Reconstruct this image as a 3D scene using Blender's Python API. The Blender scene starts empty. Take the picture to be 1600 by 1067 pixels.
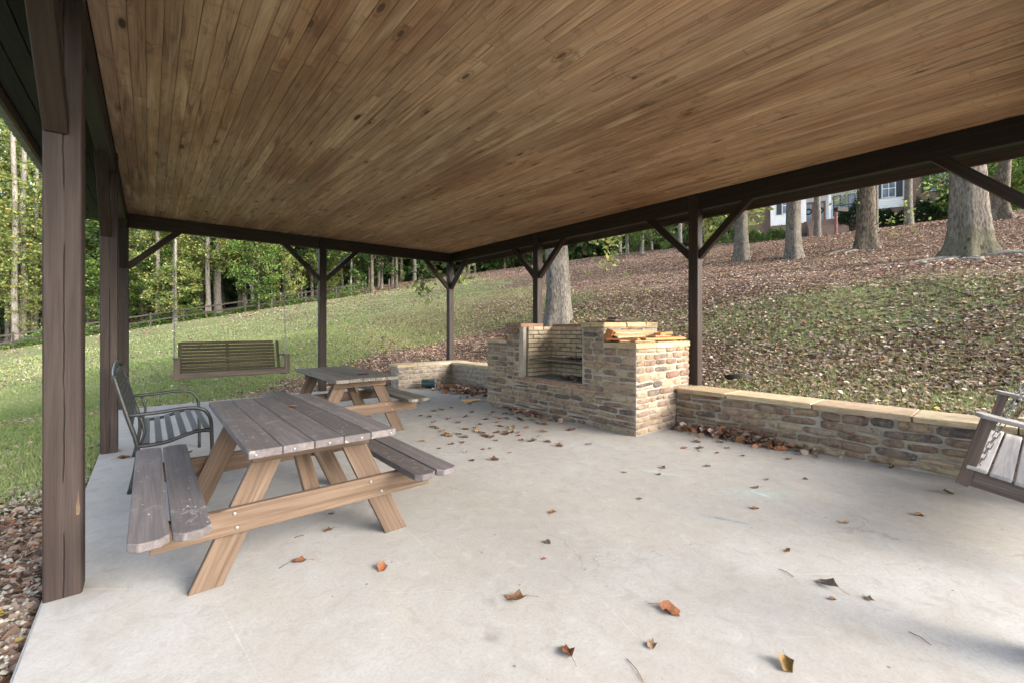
import bpy, bmesh, math, random
import numpy as np
from mathutils import Vector, Matrix, noise
random.seed(7); np.random.seed(7)
R = math.radians
S = bpy.context.scene
COL = S.collection

# ---------------------------------------------------------------- camera
FPX, TH, HZ, CAMH = 677.1, R(39.93), 510.3, 1.348
cd = bpy.data.cameras.new('camera'); cam = bpy.data.objects.new('camera', cd); COL.objects.link(cam)
cd.sensor_width = 36; cd.lens = FPX/1600*36; cd.clip_start = .05; cd.clip_end = 1000
cd.shift_y = -(533.5-HZ)/1600
cam.location = (0, 0, CAMH); cam.rotation_euler = (R(90), 0, -TH)
S.camera = cam
cT, sT = math.cos(TH), math.sin(TH)

# ---------------------------------------------------------------- light
SUN_EL, SUN_AZ = R(24), R(-66)        # azimuth of the sun measured in the XY plane (from +X)
W = bpy.data.worlds.new('World'); S.world = W; W.use_nodes = True
nt = W.node_tree; bg = nt.nodes['Background']
sky = nt.nodes.new('ShaderNodeTexSky'); sky.sky_type = 'NISHITA'; sky.sun_disc = False
sky.sun_elevation = SUN_EL; sky.sun_rotation = R(90)-SUN_AZ
sky.air_density = 1.0; sky.dust_density = 3.5; sky.ozone_density = .6
hs = nt.nodes.new('ShaderNodeHueSaturation'); hs.inputs['Saturation'].default_value = .62
nt.links.new(sky.outputs[0], hs.inputs['Color']); nt.links.new(hs.outputs[0], bg.inputs[0])
bg.inputs[1].default_value = .15
sd = bpy.data.lights.new('sun', 'SUN'); sun = bpy.data.objects.new('sun', sd); COL.objects.link(sun)
sd.energy = .5; sd.angle = R(32); sd.color = (1, .95, .89)
d = Vector((math.cos(SUN_EL)*math.cos(SUN_AZ), math.cos(SUN_EL)*math.sin(SUN_AZ), math.sin(SUN_EL)))
sun.rotation_euler = d.to_track_quat('Z', 'Y').to_euler()
S.view_settings.view_transform = 'Standard'; S.view_settings.look = 'None'
S.view_settings.gamma = 1; S.view_settings.use_curve_mapping = False
S.view_settings.exposure = 2.47
try:
    S.cycles.max_bounces = 12; S.cycles.diffuse_bounces = 6; S.cycles.transmission_bounces = 4
except Exception: pass

# ---------------------------------------------------------------- node helpers
class Mat:
    def __init__(s, name, rough=.8, spec=.3, metal=0):
        s.m = bpy.data.materials.new(name); s.m.use_nodes = True
        s.nt = s.m.node_tree; s.b = s.nt.nodes['Principled BSDF']
        s.b.inputs['Roughness'].default_value = rough
        s.b.inputs['Specular IOR Level'].default_value = spec
        s.b.inputs['Metallic'].default_value = metal
    def n(s, t, **k):
        x = s.nt.nodes.new(t)
        for a, v in k.items(): setattr(x, a, v)
        return x
    def l(s, a, b): s.nt.links.new(a, b)
    def val(s, sock, v):
        if hasattr(v, 'is_output') or isinstance(v, bpy.types.NodeSocket): s.l(v, sock)
        else: sock.default_value = v
    def math(s, op, a, b=0, clamp=False):
        x = s.n('ShaderNodeMath', operation=op); x.use_clamp = clamp
        s.val(x.inputs[0], a); s.val(x.inputs[1], b); return x.outputs[0]
    def obj(s): return s.n('ShaderNodeTexCoord').outputs['Object']
    def pos(s): return s.n('ShaderNodeNewGeometry').outputs['Position']
    def rand(s): return s.n('ShaderNodeObjectInfo').outputs['Random']
    def shift(s, vec, amt=37.):
        r = s.rand(); c = s.n('ShaderNodeCombineXYZ')
        s.l(s.math('MULTIPLY', r, amt), c.inputs[0]); s.l(s.math('MULTIPLY', r, amt*2.3), c.inputs[1]); s.l(s.math('MULTIPLY', r, amt*1.7), c.inputs[2])
        a = s.n('ShaderNodeVectorMath', operation='ADD'); s.l(vec, a.inputs[0]); s.l(c.outputs[0], a.inputs[1]); return a.outputs[0]
    def scale(s, vec, sc):
        a = s.n('ShaderNodeVectorMath', operation='MULTIPLY'); s.l(vec, a.inputs[0]); a.inputs[1].default_value = sc; return a.outputs[0]
    def noise(s, vec, scale=5, detail=4, rough=.55, dist=0):
        x = s.n('ShaderNodeTexNoise'); s.l(vec, x.inputs['Vector'])
        x.inputs['Scale'].default_value = scale; x.inputs['Detail'].default_value = detail
        x.inputs['Roughness'].default_value = rough; x.inputs['Distortion'].default_value = dist
        return x.outputs[0]
    def voro(s, vec, scale=5, rnd=1, feature='F1'):
        x = s.n('ShaderNodeTexVoronoi', feature=feature); s.l(vec, x.inputs['Vector']); x.inputs['Scale'].default_value = scale
        x.inputs['Randomness'].default_value = rnd; return x
    def ramp(s, fac, stops, interp='LINEAR'):
        x = s.n('ShaderNodeValToRGB'); x.color_ramp.interpolation = interp
        e = x.color_ramp.elements
        while len(e) < len(stops): e.new(.5)
        for i, (p, c) in enumerate(stops):
            e[i].position = p
            e[i].color = (c, c, c, 1) if isinstance(c, (int, float)) else (*c, 1)
        s.val(x.inputs[0], fac); return x.outputs[0]
    def mix(s, fac, a, b, mode='MIX'):
        x = s.n('ShaderNodeMix', data_type='RGBA', blend_type=mode); s.val(x.inputs[0], fac)
        for sock, v in ((x.inputs[6], a), (x.inputs[7], b)):
            if isinstance(v, tuple): sock.default_value = (*v, 1)
            else: s.l(v, sock)
        return x.outputs[2]
    def bump(s, h, strength=.3, dist=.01):
        x = s.n('ShaderNodeBump'); x.inputs['Strength'].default_value = strength; x.inputs['Distance'].default_value = dist
        s.l(h, x.inputs['Height']); s.l(x.outputs[0], s.b.inputs['Normal'])
    def color(s, c):
        if isinstance(c, tuple): s.b.inputs['Base Color'].default_value = (*c, 1)
        else: s.l(c, s.b.inputs['Base Color'])
        return s

def wood(name, dark, mid, light, bumps=.35, rough=.75, axis=0, scuff=None, grain=1., crack=False, worldpos=False):
    m = Mat(name, rough, .25)
    v = m.shift(m.pos() if worldpos else m.obj())
    sc = [26*grain]*3; sc[axis] = 1.1*grain
    vs = m.scale(v, tuple(sc))
    g = m.noise(vs, 1, 6, .62, 1.2)
    sc2 = [7.]*3; sc2[axis] = .9
    g2 = m.noise(m.scale(v, tuple(sc2)), 1, 3, .5, .6)
    sc3 = [110.]*3; sc3[axis] = 3.
    fine = m.noise(m.scale(v, tuple(sc3)), 1, 2, .5)
    c = m.ramp(g, [(.25, dark), (.5, mid), (.72, light)])
    c = m.mix(m.ramp(g2, [(.35, 0.), (.65, .55)]), c, m.mix(.5, c, dark, 'MIX'))
    t = m.ramp(m.rand(), [(0, .72), (1, 1.22)])
    c = m.mix(1, c, t, 'MULTIPLY')
    c = m.mix(m.ramp(fine, [(.35, .35), (.6, 0.)]), c, dark)
    # knots
    kv = [5.5]*3; kv[axis] = 1.6
    k = m.voro(m.scale(v, tuple(kv)), 1).outputs['Distance']
    c = m.mix(m.ramp(k, [(.03, .85), (.09, 0.)]), c, tuple(x*.35 for x in dark))
    h = m.math('ADD', g, m.math('MULTIPLY', fine, .5))
    if scuff:
        sn = m.noise(m.shift(m.obj(), 11), 9, 5, .7, 1.5)
        sn2 = m.noise(m.shift(m.obj(), 19), 2.2, 2, .5)
        f = m.math('MULTIPLY', m.ramp(sn, [(.56, 0.), (.66, 1.)]), m.ramp(sn2, [(.4, 0.), (.62, .75)]))
        c = m.mix(f, c, scuff)
        sp = m.voro(m.shift(m.obj(), 5), 16).outputs['Distance']
        c = m.mix(m.ramp(sp, [(.05, .8), (.075, 0.)]), c, (.62, .6, .57))
    if crack:
        o = m.n('ShaderNodeSeparateXYZ'); m.l(m.obj(), o.inputs[0])
        wob = m.noise(m.scale(m.obj(), (2.3, 0, 0)), 1, 4, .6)
        off = m.math('SUBTRACT', m.math('ADD', o.outputs[1], .004), m.math('MULTIPLY', m.math('SUBTRACT', wob, .5), .028))
        cr = m.ramp(m.math('ABSOLUTE', off), [(.0006, 1.), (.0022, 0.)])
        gate = m.ramp(m.noise(m.scale(m.obj(), (1.4, 0, 0)), 1, 1, .5), [(.44, 0.), (.47, 1.)])
        cr = m.math('MULTIPLY', cr, gate)
        c = m.mix(cr, c, (.008, .006, .005)); h = m.math('SUBTRACT', h, m.math('MULTIPLY', cr, 3))
    m.color(c); m.bump(h, bumps, .004); return m.m

M = {}
M['post'] = wood('dark stained timber', (.015, .010, .009), (.028, .020, .0185), (.047, .036, .033), .5, .6, crack=True, grain=.8)
M['beam'] = wood('dark stained beam', (.012, .009, .007), (.026, .018, .013), (.045, .033, .025), .4, .6)
M['top'] = wood('worn purple brown stain', (.07, .062, .066), (.112, .103, .109), (.16, .148, .153), .25, .62, scuff=(.25, .235, .235))
M['top2'] = wood('worn grey brown stain', (.075, .07, .062), (.135, .127, .115), (.19, .18, .165), .35, .7, scuff=(.28, .27, .25))
M['pine'] = wood('bare treated pine', (.048, .031, .022), (.104, .073, .052), (.158, .118, .09), .35, .7, grain=.8)
M['greypine'] = wood('weathered pine', (.07, .048, .038), (.16, .12, .10), (.24, .20, .175), .4, .8)
M['mosswood'] = wood('mossy grey wood', (.024, .020, .013), (.054, .046, .031), (.09, .079, .056), .4, .85)
M['swinggrey'] = wood('silvered swing wood', (.20, .185, .18), (.34, .325, .32), (.44, .43, .425), .3, .7)
M['swingframe'] = wood('brown swing frame', (.045, .034, .03), (.095, .075, .068), (.16, .135, .125), .4, .7)
M['fence'] = wood('weathered fence rail', (.022, .019, .016), (.044, .04, .034), (.075, .068, .058), .4, .85)
M['kindling'] = wood('split cedar', (.30, .12, .045), (.58, .40, .24), (.72, .56, .38), .3, .8)
M['kindling2'] = wood('orange cedar', (.24, .08, .03), (.45, .19, .07), (.58, .30, .13), .3, .8)
M['soffit'] = wood('dark soffit board', (.012, .014, .009), (.024, .026, .017), (.04, .04, .028), .3, .7, axis=1, worldpos=True)
M['fascia'] = wood('fascia board', (.04, .028, .018), (.08, .055, .04), (.12, .09, .06), .3, .7, axis=1)

def ceiling_mat():
    m = Mat('stained ceiling board', .62, .3)
    v = m.shift(m.pos(), 23)
    g = m.noise(m.scale(v, (17, .8, 17)), 1, 6, .62, 1.6)
    c = m.ramp(g, [(.22, (.25, .148, .084)), (.45, (.425, .272, .165)), (.6, (.50, .34, .212)), (.8, (.61, .44, .285))])
    # whole board tint
    c = m.mix(1, c, m.ramp(m.rand(), [(0, (.84, .83, .83)), (.2, (.95, .93, .91)), (.5, (1.02, 1.0, .99)), (.8, (1.08, 1.07, 1.05)), (1, (1.25, 1.22, 1.15))]), 'MULTIPLY')
    # wide stains of the finish, along the boards
    st = m.noise(m.scale(m.pos(), (1.5, .35, 1)), 1, 4, .6, .8)
    c = m.mix(m.ramp(st, [(.38, .7), (.56, 0.)]), c, m.mix(1, c, (.58, .44, .36), 'MULTIPLY'))
    st2 = m.noise(m.scale(m.pos(), (.35, .22, 1)), 1, 3, .5, .4)
    c = m.mix(m.ramp(st2, [(.42, 0.), (.62, .9)]), c, m.mix(1, c, (.86, .92, .95), 'MULTIPLY'))
    # dark drag marks (thin)
    dm = m.noise(m.scale(v, (9, .5, 9)), 1, 3, .5, 2.5)
    c = m.mix(m.ramp(dm, [(.60, 0.), (.68, .7)]), c, (.13, .07, .038))
    # honey patches
    hp = m.noise(m.scale(v, (5, .5, 5)), 1.2, 2, .5, .6)
    c = m.mix(m.ramp(hp, [(.60, 0.), (.70, .5)]), c, (.66, .50, .32))
    # knots: rings round a dark centre
    kd = m.voro(m.scale(v, (5.2, 1.9, 0)), 1).outputs['Distance']
    c = m.mix(m.ramp(kd, [(.075, .9), (.10, .45), (.13, .12), (.155, .5), (.23, 0.)]), c, (.075, .038, .02))
    kd2 = m.voro(m.scale(v, (3.1, .95, 0)), 1).outputs['Distance']
    c = m.mix(m.ramp(kd2, [(.05, .95), (.075, .25), (.12, 0.)]), c, (.03, .018, .012))
    wm = m.noise(m.scale(v, (5, 7, 5)), 1, 4, .65, 1.)
    c = m.mix(m.ramp(wm, [(.58, 0.), (.66, .4), (.70, 0.)]), c, (.16, .09, .05))
    fine = m.noise(m.scale(v, (120, 3, 120)), 1, 2, .5)
    c = m.mix(m.ramp(fine, [(.36, .3), (.58, 0.)]), c, (.12, .07, .04))
    m.color(c); m.bump(m.math('ADD', g, fine), .25, .003); return m.m
M['ceiling'] = ceiling_mat()

def concrete_mat():
    m = Mat('broomed concrete', .78, .3)
    p = m.pos()
    big = m.noise(p, .55, 4, .55, .6); med = m.noise(p, 3.2, 5, .6); fine = m.noise(p, 60, 3, .6); gr = m.noise(m.scale(p, (1, 1, 1)), 260, 2, .5)
    c = m.ramp(big, [(.3, (.275, .268, .258)), (.5, (.328, .327, .325)), (.7, (.375, .382, .392))])
    c = m.mix(m.ramp(med, [(.42, .45), (.6, 0.)]), c, (.305, .29, .265))
    c = m.mix(m.ramp(m.noise(m.scale(p, (1.2, .35, 1)), 1.1, 3, .6, 1.), [(.52, 0.), (.72, .6)]), c, (.37, .35, .315))
    c = m.mix(m.ramp(fine, [(.38, .28), (.55, 0.)]), c, (.235, .225, .21))
    c = m.mix(m.ramp(gr, [(.36, .35), (.5, 0.)]), c, (.215, .21, .20))
    mot = m.noise(p, 9, 6, .72, .8)
    c = m.mix(m.ramp(mot, [(.34, .5), (.5, 0.)]), c, (.235, .225, .205))
    c = m.mix(m.ramp(mot, [(.56, 0.), (.72, .4)]), c, (.42, .42, .415))
    ck = m.noise(m.n('ShaderNodeTexCoord').outputs['Object'], 1.3, 5, .6)
    cv = m.n('ShaderNodeVectorMath', operation='ADD'); m.l(p, cv.inputs[0]); cx = m.n('ShaderNodeCombineXYZ'); m.l(ck, cx.inputs[0]); m.l(m.noise(p, 2.1, 5, .6), cx.inputs[1]); m.l(cx.outputs[0], cv.inputs[1])
    cr = m.voro(cv.outputs[0], .42, 1, 'DISTANCE_TO_EDGE').outputs['Distance']
    c = m.mix(m.math('MULTIPLY', m.ramp(cr, [(.0008, .55), (.0028, 0.)]), m.ramp(m.noise(p, .9, 2, .5), [(.5, 0.), (.58, 1.)])), c, (.16, .15, .14))
    # pits / grit
    vo = m.voro(p, 7.5); gate = m.ramp(vo.outputs['Color'], [(.62, 0.), (.66, 1.)])
    c = m.mix(m.math('MULTIPLY', m.ramp(vo.outputs['Distance'], [(.035, .8), (.07, 0.)]), gate), c, (.10, .095, .09))
    vo2 = m.voro(p, 21); 
    c = m.mix(m.math('MULTIPLY', m.ramp(vo2.outputs['Distance'], [(.05, .6), (.1, 0.)]), m.ramp(vo2.outputs['Color'], [(.55, 0.), (.6, 1.)])), c, (.17, .165, .155))
    # damp grey patches
    c = m.mix(m.ramp(m.noise(p, 2.1, 5, .7, 1.2), [(.63, 0.), (.74, .38)]), c, (.19, .19, .185))
    # pale scratches
    sc = m.noise(m.scale(p, (30, 1.2, 1)), 1, 2, .5, 1.)
    rot = m.n('ShaderNodeVectorRotate'); m.l(p, rot.inputs[0]); rot.inputs['Angle'].default_value = R(38)
    sc2 = m.noise(m.scale(rot.outputs[0], (1.1, 34, 1)), 1, 2, .5, .8)
    c = m.mix(m.ramp(sc2, [(.72, 0.), (.78, .22)]), c, (.47, .47, .47))
    # chalk smears in pale blue and green, plus grey, brown and pale marks
    def smear(cx, cy, rx, ry, ang, col, amt):
        nonlocal c
        mp = m.n('ShaderNodeMapping', vector_type='TEXTURE'); m.l(p, mp.inputs[0])
        mp.inputs['Location'].default_value = (cx, cy, 0); mp.inputs['Rotation'].default_value = (0, 0, ang); mp.inputs['Scale'].default_value = (rx, ry, 1)
        ln = m.n('ShaderNodeVectorMath', operation='LENGTH'); m.l(m.scale(mp.outputs[0], (1, 1, 0)), ln.inputs[0])
        nz = m.noise(m.scale(p, (6, 6, 6)), 1.6, 4, .7, 1.2)
        f = m.math('MULTIPLY', m.ramp(ln.outputs['Value'], [(.2, 1.), (1, 0.)]), m.ramp(nz, [(.4, 0.), (.6, amt)]))
        c = m.mix(f, c, col)
    def px(u, v):
        k = (u-800)/FPX; z = CAMH*FPX/(v-HZ); return Vector(((k*cT+sT)*z, (-k*sT+cT)*z))
    def stroke(a, b, w, col, amt):
        A, B = px(*a), px(*b); q = (A+B)/2; dd = B-A; smear(q.x, q.y, dd.length/2*1.25, w, math.atan2(dd.y, dd.x), col, amt)
    stroke((1078, 800), (1180, 820), .032, (.15, .205, .245), 1.)
    stroke((1172, 763), (1205, 778), .045, (.36, .50, .55), .9)
    stroke((1120, 770), (1260, 768), .16, (.27, .40, .37), .55)
    stroke((1000, 733), (1055, 742), .05, (.36, .47, .51), .8)
    stroke((740, 915), (790, 960), .05, (.20, .195, .185), .7)
    stroke((745, 1005), (790, 985), .06, (.20, .195, .185), .8)
    stroke((925, 920), (1000, 1000), .006, (.45, .45, .45), .5)
    stroke((330, 920), (400, 1050), .006, (.45, .45, .44), .45)
    stroke((640, 830), (690, 880), .006, (.45, .45, .44), .5)
    stroke((1380, 790), (1560, 900), .28, (.26, .245, .22), .5)  # broad brownish patch, a little darker than the slab around it
    m.color(c)
    m.bump(m.math('ADD', m.math('MULTIPLY', fine, .6), m.math('ADD', gr, m.math('MULTIPLY', med, 1.5))), .35, .004)
    return m.m
M['concrete'] = concrete_mat()

def stone_mat(name='field stone', pale=0.):
    m = Mat(name, .85, .2)
    o = m.shift(m.pos(), 13)
    r = m.rand()
    base = m.ramp(r, [(0, (.16, .11, .08)), (.12, (.27, .20, .13)), (.24, (.18, .13, .10)), (.36, (.29, .225, .15)), (.46, (.19, .135, .105)), (.58, (.27, .195, .14)),
                      (.68, (.085, .072, .072)), (.73, (.215, .155, .12)), (.82, (.34, .275, .19)), (.93, (.17, .09, .075)), (.96, (.25, .21, .17))], 'CONSTANT')
    base = m.mix(.12, base, (.245, .21, .16)); base = m.mix(pale, base, (.36, .345, .31))
    n1 = m.noise(o, 9, 5, .65, 1.0); n2 = m.noise(o, 38, 4, .7, .5); n3 = m.noise(o, 4, 2, .5)
    c = m.mix(m.ramp(n1, [(.38, .8), (.54, 0.)]), base, m.mix(1, base, (.42, .37, .36), 'MULTIPLY'))
    c = m.mix(m.ramp(n2, [(.52, 0.), (.7, .55)]), c, (.36, .29, .21))
    c = m.mix(m.ramp(n3, [(.55, 0.), (.7, .45)]), c, (.31, .235, .165))
    c = m.mix(m.ramp(n2, [(.3, .6), (.42, 0.)]), c, (.06, .045, .038))
    m.color(c); m.bump(m.math('ADD', n1, m.math('MULTIPLY', n2, .8)), .8, .012); return m.m
M['stone'] = stone_mat(); M['stonepale'] = stone_mat('pale rubble stone', .5)
def cap_mat():
    m = Mat('sandstone cap', .85, .2); o = m.shift(m.pos(), 9); r = m.rand()
    base = m.ramp(r, [(0, (.37, .30, .19)), (.3, (.44, .37, .25)), (.55, (.36, .29, .19)), (.8, (.46, .41, .31)), (.95, (.38, .30, .21))], 'CONSTANT')
    n1 = m.noise(m.scale(o, (1, 1, 3)), 6, 5, .65, .8); n2 = m.noise(o, 45, 4, .7)
    c = m.mix(m.ramp(n1, [(.35, .5), (.55, 0.)]), base, m.mix(1, base, (.62, .5, .42), 'MULTIPLY'))
    c = m.mix(m.ramp(n2, [(.32, .45), (.45, 0.)]), c, (.15, .11, .07))
    c = m.mix(m.ramp(n1, [(.6, 0.), (.75, .4)]), c, (.46, .41, .31))
    m.color(c); m.bump(m.math('ADD', n1, m.math('MULTIPLY', n2, .5)), .6, .01); return m.m
M['cap'] = cap_mat()
def redcap_mat():
    m = Mat('reddish sandstone', .85, .2); o = m.shift(m.pos(), 9)
    n1 = m.noise(m.scale(o, (1, 1, 3)), 7, 5, .65, .8); n2 = m.noise(o, 45, 4, .7)
    c = m.ramp(n1, [(.3, (.17, .09, .065)), (.5, (.26, .155, .105)), (.7, (.35, .245, .175))])
    c = m.mix(m.ramp(n2, [(.32, .45), (.45, 0.)]), c, (.18, .10, .07))
    m.color(c); m.bump(m.math('ADD', n1, m.math('MULTIPLY', n2, .5)), .7, .01); return m.m
M['redcap'] = redcap_mat()
def mortar_mat():
    m = Mat('mortar', .92, .1); o = m.pos()
    n1 = m.noise(o, 5, 5, .6); n2 = m.noise(o, 55, 4, .7)
    c = m.ramp(n1, [(.3, (.23, .21, .17)), (.5, (.31, .29, .25)), (.7, (.38, .365, .33))])
    c = m.mix(m.ramp(n2, [(.35, .4), (.5, 0.)]), c, (.17, .155, .13))
    m.color(c); m.bump(m.math('ADD', n1, m.math('MULTIPLY', n2, .6)), .8, .012); return m.m
M['mortar'] = mortar_mat()
def soot_mortar():
    m = Mat('dark joint mortar', .9, .1); n = m.noise(m.pos(), 30, 3, .6)
    m.color(m.ramp(n, [(.3, (.075, .062, .05)), (.7, (.13, .115, .095))])); m.bump(n, .5, .005); return m.m
M['joint'] = soot_mortar()
def firebrick_mat():
    m = Mat('buff firebrick', .85, .2); o = m.shift(m.pos(), 3)
    n = m.noise(o, 14, 4, .6)
    c = m.mix(1, m.ramp(n, [(.3, (.36, .29, .20)), (.6, (.45, .385, .29))]), m.ramp(m.rand(), [(0, .82), (1, 1.1)]), 'MULTIPLY')
    soot = m.noise(m.pos(), 2.6, 4, .7)
    c = m.mix(m.ramp(soot, [(.5, 0.), (.74, .55)]), c, (.15, .12, .085))
    m.color(c); m.bump(n, .3, .004); return m.m
M['firebrick'] = firebrick_mat()
def bark_mat(name, dark, mid, light, sc=1., moss=0):
    m = Mat(name, .95, .1); o = m.shift(m.obj(), 7)
    v = m.voro(m.scale(o, (26*sc, 26*sc, 8*sc)), 1, 1, 'F1').outputs['Distance']
    n = m.noise(m.scale(o, (14*sc, 14*sc, 4.5*sc)), 1, 7, .72, 1.5); n2 = m.noise(o, 1.7, 3, .6)
    f = m.math('ADD', m.math('MULTIPLY', n, .75), m.math('MULTIPLY', v, .28))
    c = m.ramp(f, [(.36, dark), (.5, mid), (.68, light)])
    c = m.mix(m.ramp(n2, [(.52, 0.), (.7, .35)]), c, (light[0]*1.15, light[1]*1.18, light[2]*1.1))
    if moss:
        o2 = m.n('ShaderNodeSeparateXYZ'); m.l(m.obj(), o2.inputs[0])
        hgt = m.math('ADD', o2.outputs[2], m.math('MULTIPLY', m.noise(m.obj(), 2.2, 5, .75, ), -1.25))
        c = m.mix(m.ramp(hgt, [(-.0, .5), (.12, .0)]), c, m.mix(m.noise(m.obj(), 14, 3, .6), (.05, .048, .028), (.10, .105, .055)))
        sc_ = m.voro(m.scale(m.obj(), (3, 3, 2)), 1).outputs['Distance']
        c = m.mix(m.ramp(sc_, [(.10, .8), (.17, 0.)]), c, (.03, .024, .02))
    m.color(c); m.bump(f, .9, .03); return m.m
M['bark'] = bark_mat('grey ridged bark', (.042, .037, .032), (.105, .096, .085), (.18, .168, .152))
M['barkmoss'] = bark_mat('mossy grey bark', (.046, .04, .033), (.105, .092, .078), (.18, .163, .143), .8, 1)
M['barkbrown'] = bark_mat('brown furrowed bark', (.03, .024, .018), (.085, .070, .055), (.16, .14, .118), .7)
M['barkpale'] = bark_mat('pale thin bark', (.06, .054, .045), (.14, .132, .115), (.23, .22, .20), .6)
M['rootbark'] = bark_mat('pale bare root', (.10, .09, .078), (.21, .19, .165), (.32, .30, .265))
M['barkdark'] = bark_mat('dark forest bark', (.03, .026, .02), (.07, .06, .05), (.13, .12, .10), .6)

def attr_leaf(name, rough=.6, trans=.0, spec=.25):
    m = Mat(name, rough, spec); a = m.n('ShaderNodeAttribute', attribute_name='Col')
    c = a.outputs['Color']; m.color(c)
    if trans:
        t = m.n('ShaderNodeBsdfTranslucent'); m.l(c, t.inputs[0]); mx = m.n('ShaderNodeMixShader'); mx.inputs[0].default_value = trans
        m.l(m.b.outputs[0], mx.inputs[1]); m.l(t.outputs[0], mx.inputs[2]); m.l(mx.outputs[0], m.nt.nodes['Material Output'].inputs[0])
    return m.m
M['foliage'] = attr_leaf('live leaves', .55, .42)
M['litter'] = attr_leaf('fallen leaves', .75, .12, .2)
M['grass'] = attr_leaf('grass blades', .65, .3)
def dryleaf(name, a, b, c3):
    m = Mat(name, .7, .25); o = m.shift(m.obj(), 5)
    n = m.noise(o, 22, 4, .65, .8); n2 = m.noise(o, 90, 2, .6)
    c = m.ramp(n, [(.3, a), (.5, b), (.7, c3)]); c = m.mix(m.ramp(n2, [(.35, .5), (.5, 0.)]), c, tuple(x*.4 for x in a))
    c = m.mix(1, c, m.ramp(m.rand(), [(0, .7), (1, 1.25)]), 'MULTIPLY')
    m.color(c); m.bump(n, .6, .004); return m.m
M['leafbrown'] = dryleaf('dry brown leaf', (.07, .035, .02), (.16, .085, .045), (.26, .16, .09))
M['leafred'] = dryleaf('rusty leaf', (.09, .032, .018), (.19, .075, .035), (.27, .14, .075))
M['leaftan'] = dryleaf('tan leaf', (.16, .10, .055), (.30, .20, .12), (.40, .30, .19))
M['leafyellow'] = dryleaf('yellow brown leaf', (.07, .035, .015), (.17, .10, .03), (.26, .18, .05))
M['leafgrey'] = dryleaf('grey brown leaf', (.06, .045, .035), (.14, .11, .09), (.22, .18, .15))
def flat(name, c, rough=.6, metal=0, spec=.4, n=.15, sc=12, b=.1):
    m = Mat(name, rough, spec, metal); x = m.noise(m.obj(), sc, 4, .6)
    m.color(m.ramp(x, [(.3, tuple(v*(1-n) for v in c)), (.7, tuple(min(1, v*(1+n)) for v in c))])); m.bump(x, b, .003); return m.m
M['metalchair'] = flat('green grey painted iron', (.026, .030, .032), .42, .2, .5, .2, 30)
M['chain'] = flat('galvanised chain', (.20, .20, .20), .5, .4, .5, .15, 40)
M['bolt'] = flat('zinc bolt head', (.21, .21, .205), .45, .4, .5, .1, 40)
M['roofmetal'] = flat('green ribbed roof metal', (.235, .28, .225), .5, .1, .4, .1, 2)
M['roofdark'] = flat('roof deck', (.10, .10, .09), .8)
M['siding'] = flat('white siding', (.8, .8, .78), .6, 0, .4, .03, 3)
M['trim'] = flat('white trim', (.82, .82, .80), .5, 0, .4, .02, 3)
M['shutter'] = flat('black shutter', (.03, .035, .045), .5)
M['glass'] = flat('window glass', (.10, .13, .16), .08, 0, .9, .3, 2, 0)
M['shingle'] = flat('grey shingles', (.12, .11, .10), .9, 0, .2, .25, 6)
M['doorwood'] = flat('brown wood door', (.24, .10, .05), .5)
M['wreath'] = flat('dark green wreath', (.02, .05, .03), .9)
M['blackmetal'] = flat('black metal', (.02, .02, .022), .7, 0, .2)
M['rustpost'] = flat('rust red post', (.17, .07, .055), .8)
M['bucket'] = flat('dark green plastic', (.02, .045, .045), .3, 0, .6, .4, 14)
M['bucketgrey'] = flat('grey plastic rim', (.33, .36, .40), .35, 0, .6, .2, 14)
M['grate'] = flat('steel grill plate', (.20, .20, .19), .5, .7, .5, .35, 20)
M['ash'] = flat('ashy floor', (.22, .21, .195), .9, 0, .1, .25, 10, .5)
M['whitepaint'] = flat('white painted wood', (.62, .62, .58), .7)
M['flower'] = flat('bushes', (.03, .06, .02), .8)
def brickmat():
    m = Mat('brown brickwork', .85, .2); o = m.obj()
    b = m.n('ShaderNodeTexBrick'); m.l(m.scale(o, (1, 1, 1)), b.inputs['Vector'])
    b.inputs['Scale'].default_value = 1; b.inputs['Brick Width'].default_value = .22; b.inputs['Row Height'].default_value = .085; b.inputs['Mortar Size'].default_value = .008
    b.inputs['Color1'].default_value = (.23, .13, .085, 1); b.inputs['Color2'].default_value = (.13, .08, .06, 1); b.inputs['Mortar'].default_value = (.24, .22, .20, 1)
    n = m.noise(o, 3, 3, .6); m.color(m.mix(m.ramp(n, [(.4, 0.), (.65, .4)]), b.outputs[0], (.25, .18, .145))); return m.m
M['brick'] = brickmat()

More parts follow.
